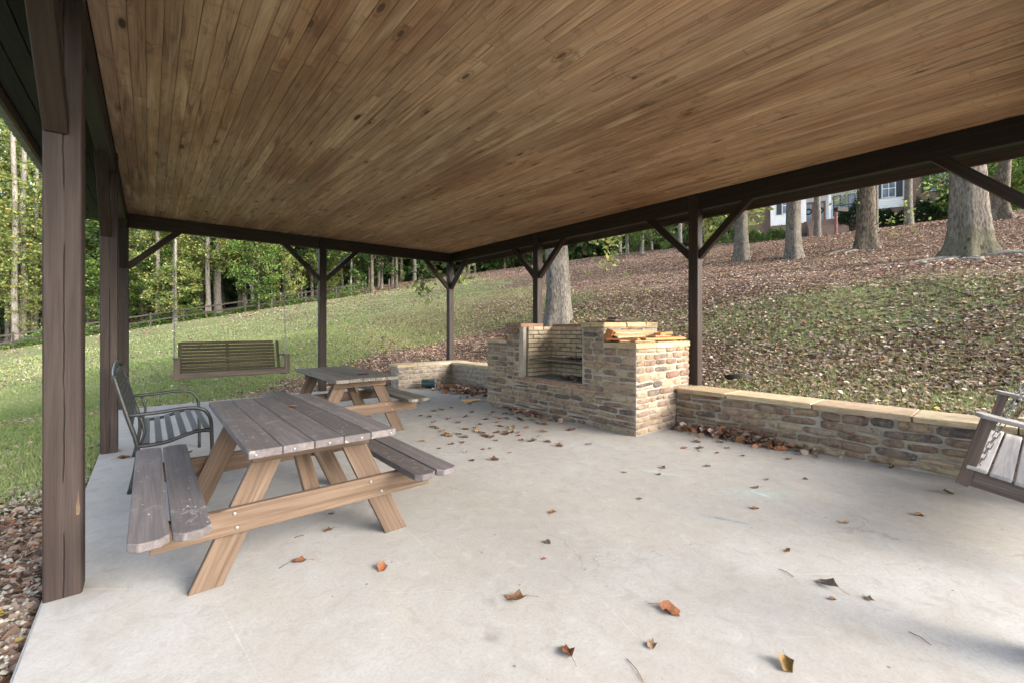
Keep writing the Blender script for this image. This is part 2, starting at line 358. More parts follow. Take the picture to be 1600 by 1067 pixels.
def ground_mat():
    m = Mat('lawn ground', .95, .1); p = m.pos()
    a = m.n('ShaderNodeAttribute', attribute_name='litter').outputs['Fac']
    g1 = m.noise(p, 1.1, 4, .6); g2 = m.noise(p, 24, 4, .7); g3 = m.noise(p, 110, 2, .6)
    grass = m.ramp(g2, [(.25, (.10, .125, .048)), (.5, (.19, .22, .092)), (.75, (.28, .30, .15))])
    grass = m.mix(m.ramp(g1, [(.42, 0.), (.66, .55)]), grass, (.19, .20, .09))
    grass = m.mix(m.ramp(g3, [(.38, .45), (.55, 0.)]), grass, (.04, .055, .02))
    v = m.voro(m.scale(p, (1, 1, 1)), 13); lc = m.n('ShaderNodeSeparateColor'); m.l(v.outputs['Color'], lc.inputs[0])
    lit = m.ramp(lc.outputs[0], [(0, (.06, .035, .025)), (.25, (.19, .115, .085)), (.5, (.30, .195, .145)), (.7, (.40, .285, .215)), (.85, (.24, .12, .07)), (1, (.46, .36, .28))])
    lit = m.mix(m.ramp(v.outputs['Distance'], [(.3, 0.), (.65, .5)]), lit, (.06, .042, .034))
    soil = m.ramp(g2, [(.3, (.08, .058, .046)), (.7, (.18, .135, .105))])
    lit = m.mix(m.ramp(g1, [(.3, .35), (.6, .05)]), lit, soil)
    f = m.math('ADD', a, m.math('MULTIPLY', m.math('SUBTRACT', m.noise(p, 2.6, 5, .7), .5), .9))
    m.color(m.mix(m.ramp(f, [(.42, 0.), (.58, 1.)]), grass, lit)); m.bump(m.math('ADD', g2, g3), .8, .03); return m.m
M['ground'] = ground_mat()
def gravel_mat():
    m = Mat('gravel', .9, .2); c = m.ramp(m.rand(), [(0, .3), (1, .3)])
    a = m.n('ShaderNodeAttribute', attribute_name='Col'); m.color(a.outputs['Color']); return m.m
M['gravel'] = gravel_mat()

# ---------------------------------------------------------------- object helpers
def tag(o, label=None, cat=None, group=None, kind=None):
    if label: o['label'] = label
    if cat: o['category'] = cat
    if group: o['group'] = group
    if kind: o['kind'] = kind
    return o
def new(name, me, parent=None, mat=None):
    o = bpy.data.objects.new(name, me); COL.objects.link(o)
    if mat is not None and len(me.materials) == 0: me.materials.append(mat)
    if parent is not None: setparent(o, parent)
    return o
WM = {}
def setparent(o, p):
    o.parent = p; o.matrix_parent_inverse = p.matrix_basis.inverted()
def thing(name, label, cat, loc=(0, 0, 0), rz=0, group=None):
    o = bpy.data.objects.new(name, None); COL.objects.link(o); o.empty_display_size = .2
    o.location = loc; o.rotation_euler = (0, 0, rz); WM[o.name] = Matrix.Translation(loc) @ Matrix.Rotation(rz, 4, 'Z')
    tag(o, label, cat, group); return o
def copytree(root, delta, rz=0, label=None, group=None):
    c = root.copy(); COL.objects.link(c); c.location = Vector(root.location)+Vector(delta); c.rotation_euler.z = root.rotation_euler.z+rz
    if label: c['label'] = label
    if group: c['group'] = group
    kids = [o for o in bpy.data.objects if o.parent == root]
    for k in kids:
        k2 = k.copy(); COL.objects.link(k2); k2.parent = c
        for g in [o for o in bpy.data.objects if o.parent == k]:
            g2 = g.copy(); COL.objects.link(g2); g2.parent = k2
    return c
def pydata(name, vs, fs, mat, smooth=False):
    me = bpy.data.meshes.new(name); me.from_pydata([tuple(v) for v in vs], [], fs); me.materials.append(mat)
    if smooth: me.polygons.foreach_set('use_smooth', [True]*len(me.polygons))
    me.update(); return me
BOXC = {}
def boxmesh(sx, sy, sz, mat, bev=.004, ends=0):
    key = (round(sx, 3), round(sy, 3), round(sz, 3), mat.name, bev, ends)
    if key in BOXC: return BOXC[key]
    bm = bmesh.new(); bmesh.ops.create_cube(bm, size=1)
    for v in bm.verts: v.co = Vector((v.co.x*sx, v.co.y*sy, v.co.z*sz))
    if ends:   # clipped plan corners
        ed = [e for e in bm.edges if abs(e.verts[0].co.z-e.verts[1].co.z) > sz*.9 and ((ends == 3) or (e.verts[0].co.x*ends > 0))]
        bmesh.ops.bevel(bm, geom=ed, offset=.035, segments=1, affect='EDGES')
    if bev: bmesh.ops.bevel(bm, geom=list(bm.edges), offset=bev, segments=1, affect='EDGES')
    me = bpy.data.meshes.new('box'); bm.to_mesh(me); bm.free(); me.materials.append(mat); BOXC[key] = me; return me
def box(name, size, loc, mat, parent=None, rot=(0, 0, 0), bev=.004, ends=0):
    o = bpy.data.objects.new(name, boxmesh(*size, mat, bev, ends)); COL.objects.link(o)
    o.location = loc; o.rotation_euler = rot
    if parent is not None: setparent(o, parent)
    return o
def timber(name, p0, p1, w, t, mat, parent=None, up=(0, 0, 1), bev=.005, ends=0):
    """box from p0 to p1: local X along it, local Z nearest to 'up' (thickness t), width w across"""
    p0, p1 = Vector(p0), Vector(p1); L = (p1-p0).length; x = (p1-p0).normalized(); u = Vector(up)
    z = (u-x*u.dot(x)).normalized(); y = z.cross(x)
    o = bpy.data.objects.new(name, boxmesh(L, w, t, mat, bev, ends)); COL.objects.link(o)
    rot = Matrix((x, y, z)).transposed()
    o.location = (p0+p1)/2; o.rotation_euler = rot.to_euler()
    if parent is not None: setparent(o, parent)
    return o
def tube(name, pts, r, mat, parent=None, seg=8, flat=1.0, closed=False):
    pts = [Vector(p) for p in pts]; vs = []; fs = []; n = len(pts)
    up0 = Vector((0, 0, 1))
    for i, p in enumerate(pts):
        a = pts[max(i-1, 0)]; b = pts[min(i+1, n-1)]; t = (b-a).normalized()
        up = up0 if abs(t.z) < .95 else Vector((0, 1, 0))
        x = t.cross(up).normalized(); y = x.cross(t)
        rr = r[i] if isinstance(r, (list, tuple)) else r
        for k in range(seg):
            an = 2*math.pi*k/seg; vs.append(p+x*math.cos(an)*rr+y*math.sin(an)*rr*flat)
    for i in range(n-1):
        for k in range(seg):
            fs.append((i*seg+k, i*seg+(k+1) % seg, (i+1)*seg+(k+1) % seg, (i+1)*seg+k))
    fs.append(tuple(range(seg))[::-1]); fs.append(tuple((n-1)*seg+k for k in range(seg)))
    c = sum(pts, Vector())/n
    me = pydata(name, [v-c for v in vs], fs, mat, True); o = bpy.data.objects.new(name, me); COL.objects.link(o); o.location = c
    if parent is not None: setparent(o, parent)
    return o
def npmesh(name, verts, faces, mat, cols=None, smooth=False):
    """verts (N,3), faces (M,k) arrays"""
    me = bpy.data.meshes.new(name); N = len(verts); Mf, k = faces.shape
    me.vertices.add(N); me.vertices.foreach_set('co', verts.astype('f').ravel())
    me.loops.add(Mf*k); me.loops.foreach_set('vertex_index', faces.astype('i').ravel())
    me.polygons.add(Mf); me.polygons.foreach_set('loop_start', np.arange(0, Mf*k, k, dtype='i')); me.polygons.foreach_set('loop_total', np.full(Mf, k, 'i'))
    if smooth: me.polygons.foreach_set('use_smooth', np.ones(Mf, bool))
    me.update(calc_edges=True); me.materials.append(mat)
    if cols is not None:
        a = me.attributes.new('Col', 'FLOAT_COLOR', 'POINT'); c4 = np.ones((N, 4), 'f'); c4[:, :3] = cols; a.data.foreach_set('color', c4.ravel())
    return me

# ---------------------------------------------------------------- terrain
def sst(t): t = np.clip(t, 0, 1); return t*t*(3-2*t)
def ground(X, Y):
    X = np.asarray(X, float); Y = np.asarray(Y, float)
    right = sst((X-5.62)/.2)*(1-sst((Y-9.3)/.3)*0)
    backb = sst((X-3.2)/2.4)*sst((Y-8.95)/.25)
    base = -.07+.50*np.maximum(right, backb*.96)
    leftin = sst((X-4.1)/.1)
    zn = .207*X+.03*Y-.25
    zn = np.where(zn > 10.3, 10.3+(zn-10.3)*.06, zn)
    zn = zn+np.where(X > 12, .25*np.sin(X*.21+Y*.13)*sst((X-12)/10), 0)
    dx = np.maximum(np.maximum(-.6-X, X-5.75), 0); dy = np.maximum(np.maximum(-4-Y, Y-9.65), 0)
    dd = np.sqrt(dx*dx+dy*dy)
    t = sst(dd/6.5)
    z = base+(zn-base)*t
    # steep leafy bank straight behind the back right corner
    z = z+.30*np.exp(-((X-7.6)/1.7)**2-((Y-8.2)/3.2)**2)*sst((X-6.0)/1.2)
    z = z+(.02*np.sin(X*1.7+Y*.9)+.015*np.sin(X*.8-Y*2.1))*sst(dd/2)
    return z
def gz(x, y): return float(ground(x, y))
_a = (800, 0); _kx = (1204-800)/FPX*44; HX0, HY0 = _kx*cT+sT*44, -_kx*sT+cT*44; HFX, HFY = .87*cT-.50*sT, -.87*sT-.50*cT; _l = math.hypot(HFX, HFY); HFX /= _l; HFY /= _l
def litter(X, Y):
    """share of the ground hidden by fallen leaves, 0..1"""
    X = np.asarray(X, float); Y = np.asarray(Y, float)
    bank = np.exp(-(np.maximum(0, X-6.3)/2.9)**2)*sst((Y-2.2)/1.8)*(X > 5.0)*(1-sst((Y-9.5)/2.5)*.8)
    bank2 = (1-sst((np.hypot((X-5.6)*.62, (Y-9.8)*1.15)-1.7)/1.5))*(Y > 8.8)
    up = sst((X-8.8+1.2*np.sin(Y*.8+X*.3)-np.maximum(0, Y-10)*.55)/5.5)
    wood_ = sst((Y-51-(X > 9)*(-5))/2)*sst((14-X)/10+.0)*.6
    edge = .55*(1-sst((X+.45+1.3)/.9))*0
    near_left = 1.0*sst((X+2.1+.3*np.sin(Y*3))/.9)*(X < -.3)*sst((5.9-Y)/1.4)
    near_wall = .38*np.exp(-((X-6.0)/1.0)**2)*(Y < 4)
    backstrip = .55*np.exp(-((Y-9.75)/.35)**2)*(X < 5.5)
    mid = (.36+.16*np.sin(X*.9+1.6*np.sin(Y*.35))*np.sin(Y*.5+.7)+.10*np.sin(X*2.3+2*np.sin(Y*.9))*np.sin(Y*1.9+X))*sst((X-5.5)/3)*np.where(Y > 14, .6, 1)
    ht = (X-HX0)*HFX+(Y-HY0)*HFY; hd = -((X-HX0)*(-HFY)+(Y-HY0)*HFX); hd = np.where((-HX0*(-HFY)+-HY0*HFX) > 0, -hd, hd)
    lawn = sst((hd-.5)/.8)*(1-sst((hd-5.5)/2.0))*sst((ht-7.5)/2)*(ht < 30)
    up = up*(1-lawn*.95)
    deep = sst((np.hypot(X, Y)-56)/6)
    a = np.maximum.reduce([bank, bank2*.95, up, near_left, near_wall, backstrip, mid, deep, np.full_like(X, .07)])
    return np.clip(a, 0, 1)
def Wz(u, z): k = (u-800)/FPX; return (k*cT+sT)*z, (-k*sT+cT)*z

gx = np.concatenate([np.arange(-90, -12, 3.), np.arange(-12, -2, .5), np.arange(-2, 12, .2), np.arange(12, 40, .6), np.arange(40, 140, 3.)])
gy = np.concatenate([np.arange(-60, -4, 3.), np.arange(-4, 14, .2), np.arange(14, 36, .6), np.arange(36, 140, 3.)])
GX, GY = np.meshgrid(gx, gy); GZ = ground(GX, GY)
nx, ny = len(gx), len(gy)
idx = np.arange(nx*ny).reshape(ny, nx)
fc = np.stack([idx[:-1, :-1].ravel(), idx[:-1, 1:].ravel(), idx[1:, 1:].ravel(), idx[1:, :-1].ravel()], 1)
me = npmesh('ground', np.stack([GX.ravel(), GY.ravel(), GZ.ravel()], 1), fc, M['ground'], None, True)
at = me.attributes.new('litter', 'FLOAT', 'POINT'); at.data.foreach_set('value', litter(GX, GY).ravel().astype('f'))
g = new('ground', me); tag(g, kind='structure')

# patio slab with a rounded edge
def slab():
    bm = bmesh.new(); bmesh.ops.create_cube(bm, size=1)
    for v in bm.verts: v.co = Vector(((-.41 if v.co.x < 0 else 5.62), (-5.5 if v.co.y < 0 else 9.56), (-.13 if v.co.z < 0 else 0)))
    bmesh.ops.bevel(bm, geom=[e for e in bm.edges if e.verts[0].co.z == 0 and e.verts[1].co.z == 0], offset=.012, segments=2, affect='EDGES')
    me = bpy.data.meshes.new('patio'); bm.to_mesh(me); bm.free(); me.materials.append(M['concrete']); return me
tag(new('patio', slab()), kind='structure')

# ---------------------------------------------------------------- pavilion
H, HB = 3.21, 2.98
pav = thing('pavilion', 'open timber pavilion with dark posts and a varnished board ceiling over the patio', 'pavilion', (2.8, 4.7, 0))
XL, XP, XR = -.33, 2.80, 5.95           # post centre lines
YF, Y1, Y2, YB = -.14, 3.15, 6.37, 9.59
PW = .14
def post(x, y, z0, mat='post'):
    o = timber('post', (x, y, z0), (x, y, H-.002), PW, PW, M[mat], pav, up=(0, -1, 0), bev=.006); return o
zE = .532
for y in (YF, Y1, Y2, YB): post(XL, y, 0)
post(XP, YB, 0); post(XP, YF, 0)
for y in (YF, Y1-.10, Y2-.06): post(XR, y, zE if y < 4 else .4)
post(XR, YB, .35)
def beam(a, b, w=.10): timber('beam', a, b, w, H-HB-.004, M['beam'], pav, bev=.004)
zc = (H+HB)/2
for x in (XL, XR):
    ys = [YF, Y1, Y2, YB] if x == XL else [YF, Y1-.10, Y2-.06, YB]
    for a, b in zip(ys, ys[1:]):
        beam((x, a+PW/2+.001, zc), (x, b-PW/2-.001, zc))
for y in (YF, YB):
    for a, b in zip([XL, XP, XR], [XP, XR]): beam((a+PW/2+.001, y, zc), (b-PW/2-.001, y, zc))
    beam((XL+.071, y+.0, zc), (XP-.071, y+.0, zc)) if False else None
def brace(x, y, dx, dy, off=(0, 0)):
    a = Vector((x+dx*.052+off[0], y+dy*.052+off[1], 2.33)); b = Vector((x+dx*.90+off[0], y+dy*.90+off[1], 3.175))
    timber('brace', a, b, .09, .09, M['beam'], pav, up=(0, 0, 1), bev=.004)
for y in (Y1, Y2): brace(XL, y, 0, -1, (-.022, 0)); brace(XL, y, 0, 1, (-.022, 0))
brace(XL, YB, 0, -1, (.0, 0)); brace(XL, YB, 1, 0); brace(XL, YF, 0, 1)
brace(XP, YB, -1, 0); brace(XP, YB, 1, 0); brace(XR, YB, -1, 0); brace(XR, YB, 0, -1)
for y in (Y1-.10, Y2-.06): brace(XR, y, 0, -1); brace(XR, y, 0, 1)
brace(XR, YF, 0, 1)
scar = pydata('bare_wood_scar', [(-.282, 3.0785, .405), (-.272, 3.0785, .40), (-.267, 3.0785, .43), (-.271, 3.0785, .47), (-.275, 3.0785, .53), (-.277, 3.0785, .48), (-.284, 3.0785, .45)], [(0, 1, 2, 3, 4, 5, 6)], M['pine'])
new('bare_wood_scar', scar, pav)
# boards of the ceiling
def board_mesh(w, t):
    c = .0035
    prof = [(-w/2, t), (-w/2, c), (-w/2+c*.55, 0), (w/2-c*.55, 0), (w/2, c), (w/2, t)]
    vs = [(x, -.5, z) for x, z in prof]+[(x, .5, z) for x, z in prof]
    fs = [(i, i+1, i+7, i+6) for i in range(5)]+[(5, 0, 6, 11), (0, 5, 4, 3, 2, 1), (6, 7, 8, 9, 10, 11)]
    return pydata('ceiling_board', vs, fs, M['ceiling'])
rng = random.Random(3)
nrow = 72; x0, x1 = XL+PW/2-.015, XR-.05; wrow = (x1-x0)/nrow
bme = board_mesh(wrow-.0012, .02)
for i in range(nrow):
    y = -.48-rng.uniform(0, 1.6)
    while y < 9.53:
        L = rng.uniform(2.7, 4.9); ye = min(y+L, 9.54)
        if 9.54-ye < .5: ye = 9.54
        ys = max(y, -.5)
        if ye-ys > .2:
            o = bpy.data.objects.new('ceiling_board', bme); COL.objects.link(o)
            o.location = (x0+(i+.5)*wrow, (ys+ye)/2, H+rng.uniform(0, .0016)); o.scale = (1, ye-ys-.0045, 1); o.rotation_euler = (0, rng.uniform(-.006, .006), 0)
            setparent(o, pav)
        y = ye+.0005 if ye < 9.54 else 99
# soffit outside the left and right beams, fascia, ribbed metal roof
YR0, YR1 = -.55, 9.74
LY, CY = YR1-YR0, (YR0+YR1)/2
for side in (-1, 1):
    xb = XL-.055 if side < 0 else XR+.055
    for k in range(4):
        xa = xb+side*(k*.106+.053); za = 3.19-(k+.5)*.032
        box('soffit_board', (.104, LY-.02, .016), (xa, CY, za+rng.uniform(0, .002)), M['soffit'], pav, rot=(0, side*math.atan2(.032, .106), 0), bev=.003)
    xf = xb+side*.445
    box('fascia', (.03, LY, .155), (xf, CY, 3.055), M['fascia'], pav, bev=.004)
def metal_roof():
    vs = []; fs = []; ridge = (2.81, 4.35)
    ys = []; y = YR0-.04
    while y < YR1+.02:
        ys += [(y, 0), (y+.09, 0), (y+.105, .02), (y+.135, .02), (y+.15, 0)]; y += .15
    for (xe, ze) in ((-.945, 3.075), (6.565, 3.075)):
        b = len(vs)
        for (yy, dz) in ys:
            vs.append((xe, yy, ze+dz)); vs.append((ridge[0], yy, ridge[1]+dz))
        for i in range(len(ys)-1): fs.append((b+2*i, b+2*i+1, b+2*i+3, b+2*i+2))
    return new('roof', pydata('roof', vs, fs, M['roofmetal']), pav)
metal_roof()
for yy in (YR0+.02, YR1-.04):
    me = pydata('gable', [(-.80, yy, 3.10), (6.42, yy, 3.10), (2.81, yy, 4.32), (-.80, yy+.02, 3.10), (6.42, yy+.02, 3.10), (2.81, yy+.02, 4.32)], [(0, 1, 2), (5, 4, 3), (0, 3, 4, 1), (1, 4, 5, 2), (2, 5, 3, 0)], M['soffit'])
    new('gable', me, pav)
me = pydata('roof_deck', [(-.85, YR0+.05, 3.09), (2.81, YR0+.05, 4.32), (6.47, YR0+.05, 3.09), (-.85, YR1-.05, 3.09), (2.81, YR1-.05, 4.32), (6.47, YR1-.05, 3.09)], [(0, 3, 4, 1), (1, 4, 5, 2)], M['roofdark'])
new('roof_deck', me, pav)

# ---------------------------------------------------------------- stones
def stone_mesh(seed, mk='stone'):
    r = random.Random(seed); n = 4; vs = []; fs = []
    for j in range(n):
        for i in range(n):
            u = (-.5, -.34, .34, .5)[i]; v = (-.5, -.30, .30, .5)[j]
            e = (i in (0, 3))+(j in (0, 3))
            if e == 2: u *= .91+r.uniform(-.08, .06); v *= .88+r.uniform(-.12, .08)
            elif e == 1: u += r.uniform(-.02, .02); v += r.uniform(-.05, .03)
            d = (.95, .5, .0)[e]+(r.uniform(-.3, .3) if e < 2 else .0)
            vs.append((u+r.uniform(-.02, .02), v+r.uniform(-.03, .03), d))
    for j in range(n-1):
        for i in range(n-1): fs.append((j*n+i, j*n+i+1, (j+1)*n+i+1, (j+1)*n+i))
    ring = [0, 1, 2, 3, 7, 11, 15, 14, 13, 12, 8, 4]
    b = len(vs)
    for k in ring: vs.append((vs[k][0]*1.03, vs[k][1]*1.03, -1.2))
    m = len(ring)
    for k in range(m): fs.append((ring[k], b+k, b+(k+1) % m, ring[(k+1) % m]))
    me = pydata('stone', vs, fs, M[mk], True); return me
SM = [stone_mesh(i) for i in range(14)]
SMP = [stone_mesh(i+30, 'stonepale') for i in range(10)]
def stone_face(parent, org, ud, nd, wid, hgt, rng, rowh=(.062, .11), ln=(.11, .30), skip=None, joint=.014, proud=.021, mesh=None, hfun=None):
    """lay stones over the rectangle org + ud*[0,wid] + z*[0,hgt]; nd = outward normal"""
    org, ud, nd = Vector(org), Vector(ud), Vector(nd); z = 0; cnt = 0
    rot = Matrix((ud, Vector((0, 0, 1)), nd)).transposed()
    while z < hgt-.03:
        rh = rng.uniform(*rowh)
        if hgt-z-rh < .045: rh = hgt-z
        u = -rng.uniform(0, .05) if False else 0
        while u < wid-.02:
            L = rng.uniform(*ln)*(1.25 if rh > .085 else 1)
            if wid-u-L < ln[0]*.7: L = wid-u
            # sometimes split a tall stone in two thin ones
            parts = [(z, rh)]
            if rh > .095 and rng.random() < .22:
                s = rng.uniform(.4, .6)*rh; parts = [(z, s), (z+s, rh-s)]
            for (zz, hh) in parts:
                cu, cz = u+L/2, zz+hh/2
                if skip and skip(cu, cz, L, hh): continue
                if L < .045 or hh < .022: continue
                o = bpy.data.objects.new('stone', rng.choice(mesh or SM)); COL.objects.link(o)
                o.location = org+ud*cu+Vector((0, 0, cz+rng.uniform(-.007, .007)))
                o.rotation_euler = (rot @ Matrix.Rotation(rng.uniform(-.055, .055), 3, 'Z')).to_euler()
                fx = -1 if rng.random() < .5 else 1
                o.scale = (max(.03, L-joint-rng.uniform(-.006, .028)), max(.02, hh-joint-rng.uniform(-.004, .016)), proud*rng.uniform(.7, 1.35))
                setparent(o, parent); cnt += 1
            u += L
        z += rh
    return cnt
def cap_row(parent, p0, p1, depth, th, nrm, rng, lens=(.35, .75), mat='cap', name='cap_stone', over=0):
    p0, p1, nrm = Vector(p0), Vector(p1), Vector(nrm); d = (p1-p0); L = d.length; d.normalize(); u = 0
    while u < L-.01:
        l = rng.uniform(*lens)
        if L-u-l < lens[0]*.6: l = L-u
        bm = bmesh.new(); bmesh.ops.create_cube(bm, size=1)
        for v in bm.verts: v.co = Vector((v.co.x*(l-.008), v.co.y*depth, v.co.z*th))
        bmesh.ops.bevel(bm, geom=list(bm.edges), offset=.008, segments=1, affect='EDGES')
        for v in bm.verts: v.co += Vector((rng.uniform(-.004, .004), rng.uniform(-.009, .009), rng.uniform(-.003, .003)))
        me = bpy.data.meshes.new(name); bm.to_mesh(me); bm.free(); me.materials.append(M[mat] if rng.random() > .12 or mat != 'cap' else M['cap'])
        o = bpy.data.objects.new(name, me); COL.objects.link(o)
        o.location = p0+d*(u+l/2)-nrm*(depth/2)+Vector((0, 0, th/2+rng.uniform(-.003, .003)))
        x = d; zz = Vector((0, 0, 1)); y = zz.cross(x); o.rotation_euler = Matrix((x, y, zz)).transposed().to_euler()
        setparent(o, parent); u += l
def mortar(parent, lo, hi, name='mortar', mat='mortar', sub=0):
    lo, hi = Vector(lo), Vector(hi); return box(name, tuple(hi-lo), tuple((lo+hi)/2), M[mat], parent, bev=.004)

# barbecue
FX, BY0, BY1, BX1 = 4.585, 3.10, 6.15, 5.86
rs = random.Random(21)
bbq = thing('stone_barbecue', 'large stone barbecue with an open firebrick firebox between two piers', 'barbecue', ((FX+BX1)/2, 4.6, 0))
OY0, OY1, OZ = 3.95, 5.24, .545         # firebox opening
T1, T2 = 1.075, 1.335                    # pier top, raised part top (below the caps)
RA, RB = 3.60, 5.60                      # raised part runs from RA to RB
mortar(bbq, (FX, BY0, -.05), (BX1, BY1, OZ-.04))
mortar(bbq, (FX, BY0, OZ-.04), (BX1, RA, T1))
mortar(bbq, (FX+.001, RA, OZ-.04), (BX1-.001, OY0, T2))
mortar(bbq, (FX+.001, OY1, OZ-.04), (BX1-.001, RB, T2))
mortar(bbq, (FX, RB, OZ-.04), (BX1, BY1, T1))
mortar(bbq, (5.28, OY0, OZ-.04), (BX1-.002, OY1, T2), mat='mortar')
def skipf(cu, cz, L, h):
    y = BY1-cu
    lo, hi = y-L/2, y+L/2
    if cz+h/2 > T1+.012 and not (RA <= lo+.03 and hi-.03 <= RB): return True
    if cz+h/2 > OZ-.055 and hi > OY0+.02 and lo < OY1-.02: return True
    return False
# front face is laid in panels so that the joints follow the opening
U = (0, -1, 0); N = (-1, 0, 0)
def front(y_hi, y_lo, z0, z1, **k): return stone_face(bbq, (FX, y_hi, z0), U, N, y_hi-y_lo, z1-z0, rs, **k)
c = front(BY1, BY0, 0, OZ-.06, rowh=(.06, .105), ln=(.14, .34))
c += front(BY1, RB, OZ-.06, T1, ln=(.12, .26), rowh=(.06, .1))
c += front(RB, OY1+.05, OZ-.06, T2, ln=(.1, .25), rowh=(.06, .1))
c += front(OY0-.01, RA, OZ-.06, T2, ln=(.11, .24), rowh=(.06, .1))
c += front(RA, BY0, OZ-.06, T1, ln=(.12, .27), rowh=(.06, .1))
c += stone_face(bbq, (FX, BY0, 0), (1, 0, 0), (0, -1, 0), BX1-FX, T1, rs, rowh=(.06, .105), ln=(.12, .30))
c += stone_face(bbq, (FX, RA, T1+.05), (1, 0, 0), (0, -1, 0), .9, T2-T1-.05, rs, rowh=(.07, .1), ln=(.1, .24))
print('bbq stones', c)
# sill under the opening and caps
cap_row(bbq, (FX-.018, OY1+.12, OZ-.052), (FX-.018, OY0-.10, OZ-.052), .30, .05, (-1, 0, 0), rs, (.4, .8), 'redcap', 'sill_stone')
cap_row(bbq, (FX-.03, BY1+.02, T1), (FX-.03, RB+.02, T1), BX1-FX+.02, .055, (-1, 0, 0), rs, (.2, .4))
cap_row(bbq, (FX-.03, RA-.004, T1), (FX-.03, BY0-.03, T1), .45, .07, (-1, 0, 0), rs, (.25, .6))
cap_row(bbq, (FX+.425, BY0-.03, T1), (BX1+.0, BY0-.03, T1), .50, .07, (0, -1, 0), rs, (.28, .6))
cap_row(bbq, (FX-.03, RB+.03, T2), (FX-.03, OY1-.03, T2), .5, .06, (-1, 0, 0), rs, (.6, .8), 'redcap')
cap_row(bbq, (5.26, OY1-.032, T2), (5.26, OY0+.032, T2), .58, .055, (-1, 0, 0), rs, (.4, .6), 'redcap')
cap_row(bbq, (FX-.03, OY0+.03, T2), (FX-.03, RA-.03, T2), .50, .07, (-1, 0, 0), rs, (.16, .24))
cap_row(bbq, (FX+.475, RA-.03, T2), (5.84, RA-.03, T2), .40, .07, (0, -1, 0), rs, (.3, .5))
# firebrick lining: back, left and right cheeks
def bricks(org, ud, nd, wid, hgt, jit=0):
    org, ud, nd = Vector(org), Vector(ud), Vector(nd); rot = Matrix((ud, Vector((0, 0, 1)), nd)).transposed()
    bl, bh = .222, .067; z = .0; r = 0
    me = boxmesh(1, 1, 1, M['firebrick'], .0)
    while z+bh < hgt+.02:
        u = -bl/2 if r % 2 else 0
        while u < wid-.01:
            a = max(u, 0); b = min(u+bl, wid)
            if b-a > .03:
                o = bpy.data.objects.new('firebrick', boxmesh(round(b-a-.011, 3), bh-.011, .03, M['firebrick'], .003)); COL.objects.link(o)
                o.location = org+ud*((a+b)/2)+Vector((0, 0, z+bh/2))+nd*(.004+rs.uniform(-.002, .002)); o.rotation_euler = rot.to_euler(); setparent(o, bbq)
            u += bl
        z += bh; r += 1
box('joint_backing', (.02, OY1-OY0-.03, T2-OZ), (5.262, (OY0+OY1)/2, (T2+OZ)/2), M['joint'], bbq, bev=0)
bricks((5.236, OY1-.045, OZ), (0, -1, 0), (-1, 0, 0), OY1-OY0-.09, T2-OZ)
for yy, s in ((OY0, 1), (OY1, -1)):
    box('joint_backing', (.60, .02, T2-OZ), (4.95, yy+s*.012, (T2+OZ)/2), M['joint'], bbq, bev=0)
bricks((5.245, OY0+.032, OZ), (-1, 0, 0), (0, 1, 0), .56, T2-OZ); bricks((4.69, OY1-.032, OZ), (1, 0, 0), (0, -1, 0), .55, T2-OZ)
box('firebox_edge', (.07, .035, T2-OZ-.002), (FX+.045, OY1-.012, (T2+OZ)/2), M['mortar'], bbq, bev=.006)
box('firebox_edge', (.07, .035, T2-OZ-.002), (FX+.045, OY0+.012, (T2+OZ)/2), M['mortar'], bbq, bev=.006)
box('firebox_floor', (.64, OY1-OY0-.02, .02), (4.93, (OY0+OY1)/2, OZ+.0), M['ash'], bbq, bev=0)
gt = box('grill_plate', (.50, OY1-OY0-.07, .012), (4.98, (OY0+OY1)/2, .835), M['grate'], bbq, bev=.003)
for k, yy in enumerate((OY1-.25, OY1-.62, OY0+.35)):
    box('grill_peg', (.10, .10, .022), (5.19, yy, 1.02), M['firebrick'], bbq, bev=.003)

# retaining walls
wr = thing('stone_wall', 'low stone retaining wall with tan capstones right of the barbecue, leaves at its foot', 'wall', (5.7, 0, 0))
mortar(wr, (5.5, -3.6, -.05), (5.95, 3.085, .46))
c = stone_face(wr, (5.5, 3.08, 0), U, N, 5.0, .46, rs, rowh=(.06, .11), ln=(.14, .36))
cap_row(wr, (5.462, 3.065, .462), (5.462, -3.6, .462), .50, .058, (-1, 0, 0), rs, (.5, .95))
print('wall stones', c)
wl = thing('stone_wall', 'low rough stone wall turning the far corner left of the barbecue', 'wall', (4.9, 9, 0))
mortar(wl, (4.15, 8.8, -.05), (5.93, 9.16, .46)); mortar(wl, (5.5, 6.17, -.05), (5.92, 8.79, .455))
c = stone_face(wl, (4.15, 8.8, 0), (1, 0, 0), (0, -1, 0), 1.33, .46, rs, rowh=(.07, .12), ln=(.12, .32), mesh=SMP)
c += stone_face(wl, (4.15, 9.16, 0), (0, -1, 0), (-1, 0, 0), .35, .46, rs, rowh=(.07, .12), ln=(.12, .22), mesh=SMP)
c += stone_face(wl, (5.5, 8.78, 0), U, N, 2.6, .455, rs, rowh=(.06, .11), ln=(.1, .28), mesh=SMP)
cap_row(wl, (4.11, 8.765, .462), (5.93, 8.765, .462), .42, .06, (0, -1, 0), rs, (.4, .7))
cap_row(wl, (5.465, 8.762, .46), (5.465, 6.16, .46), .47, .06, (-1, 0, 0), rs, (.4, .8))
print('wall stones', c)

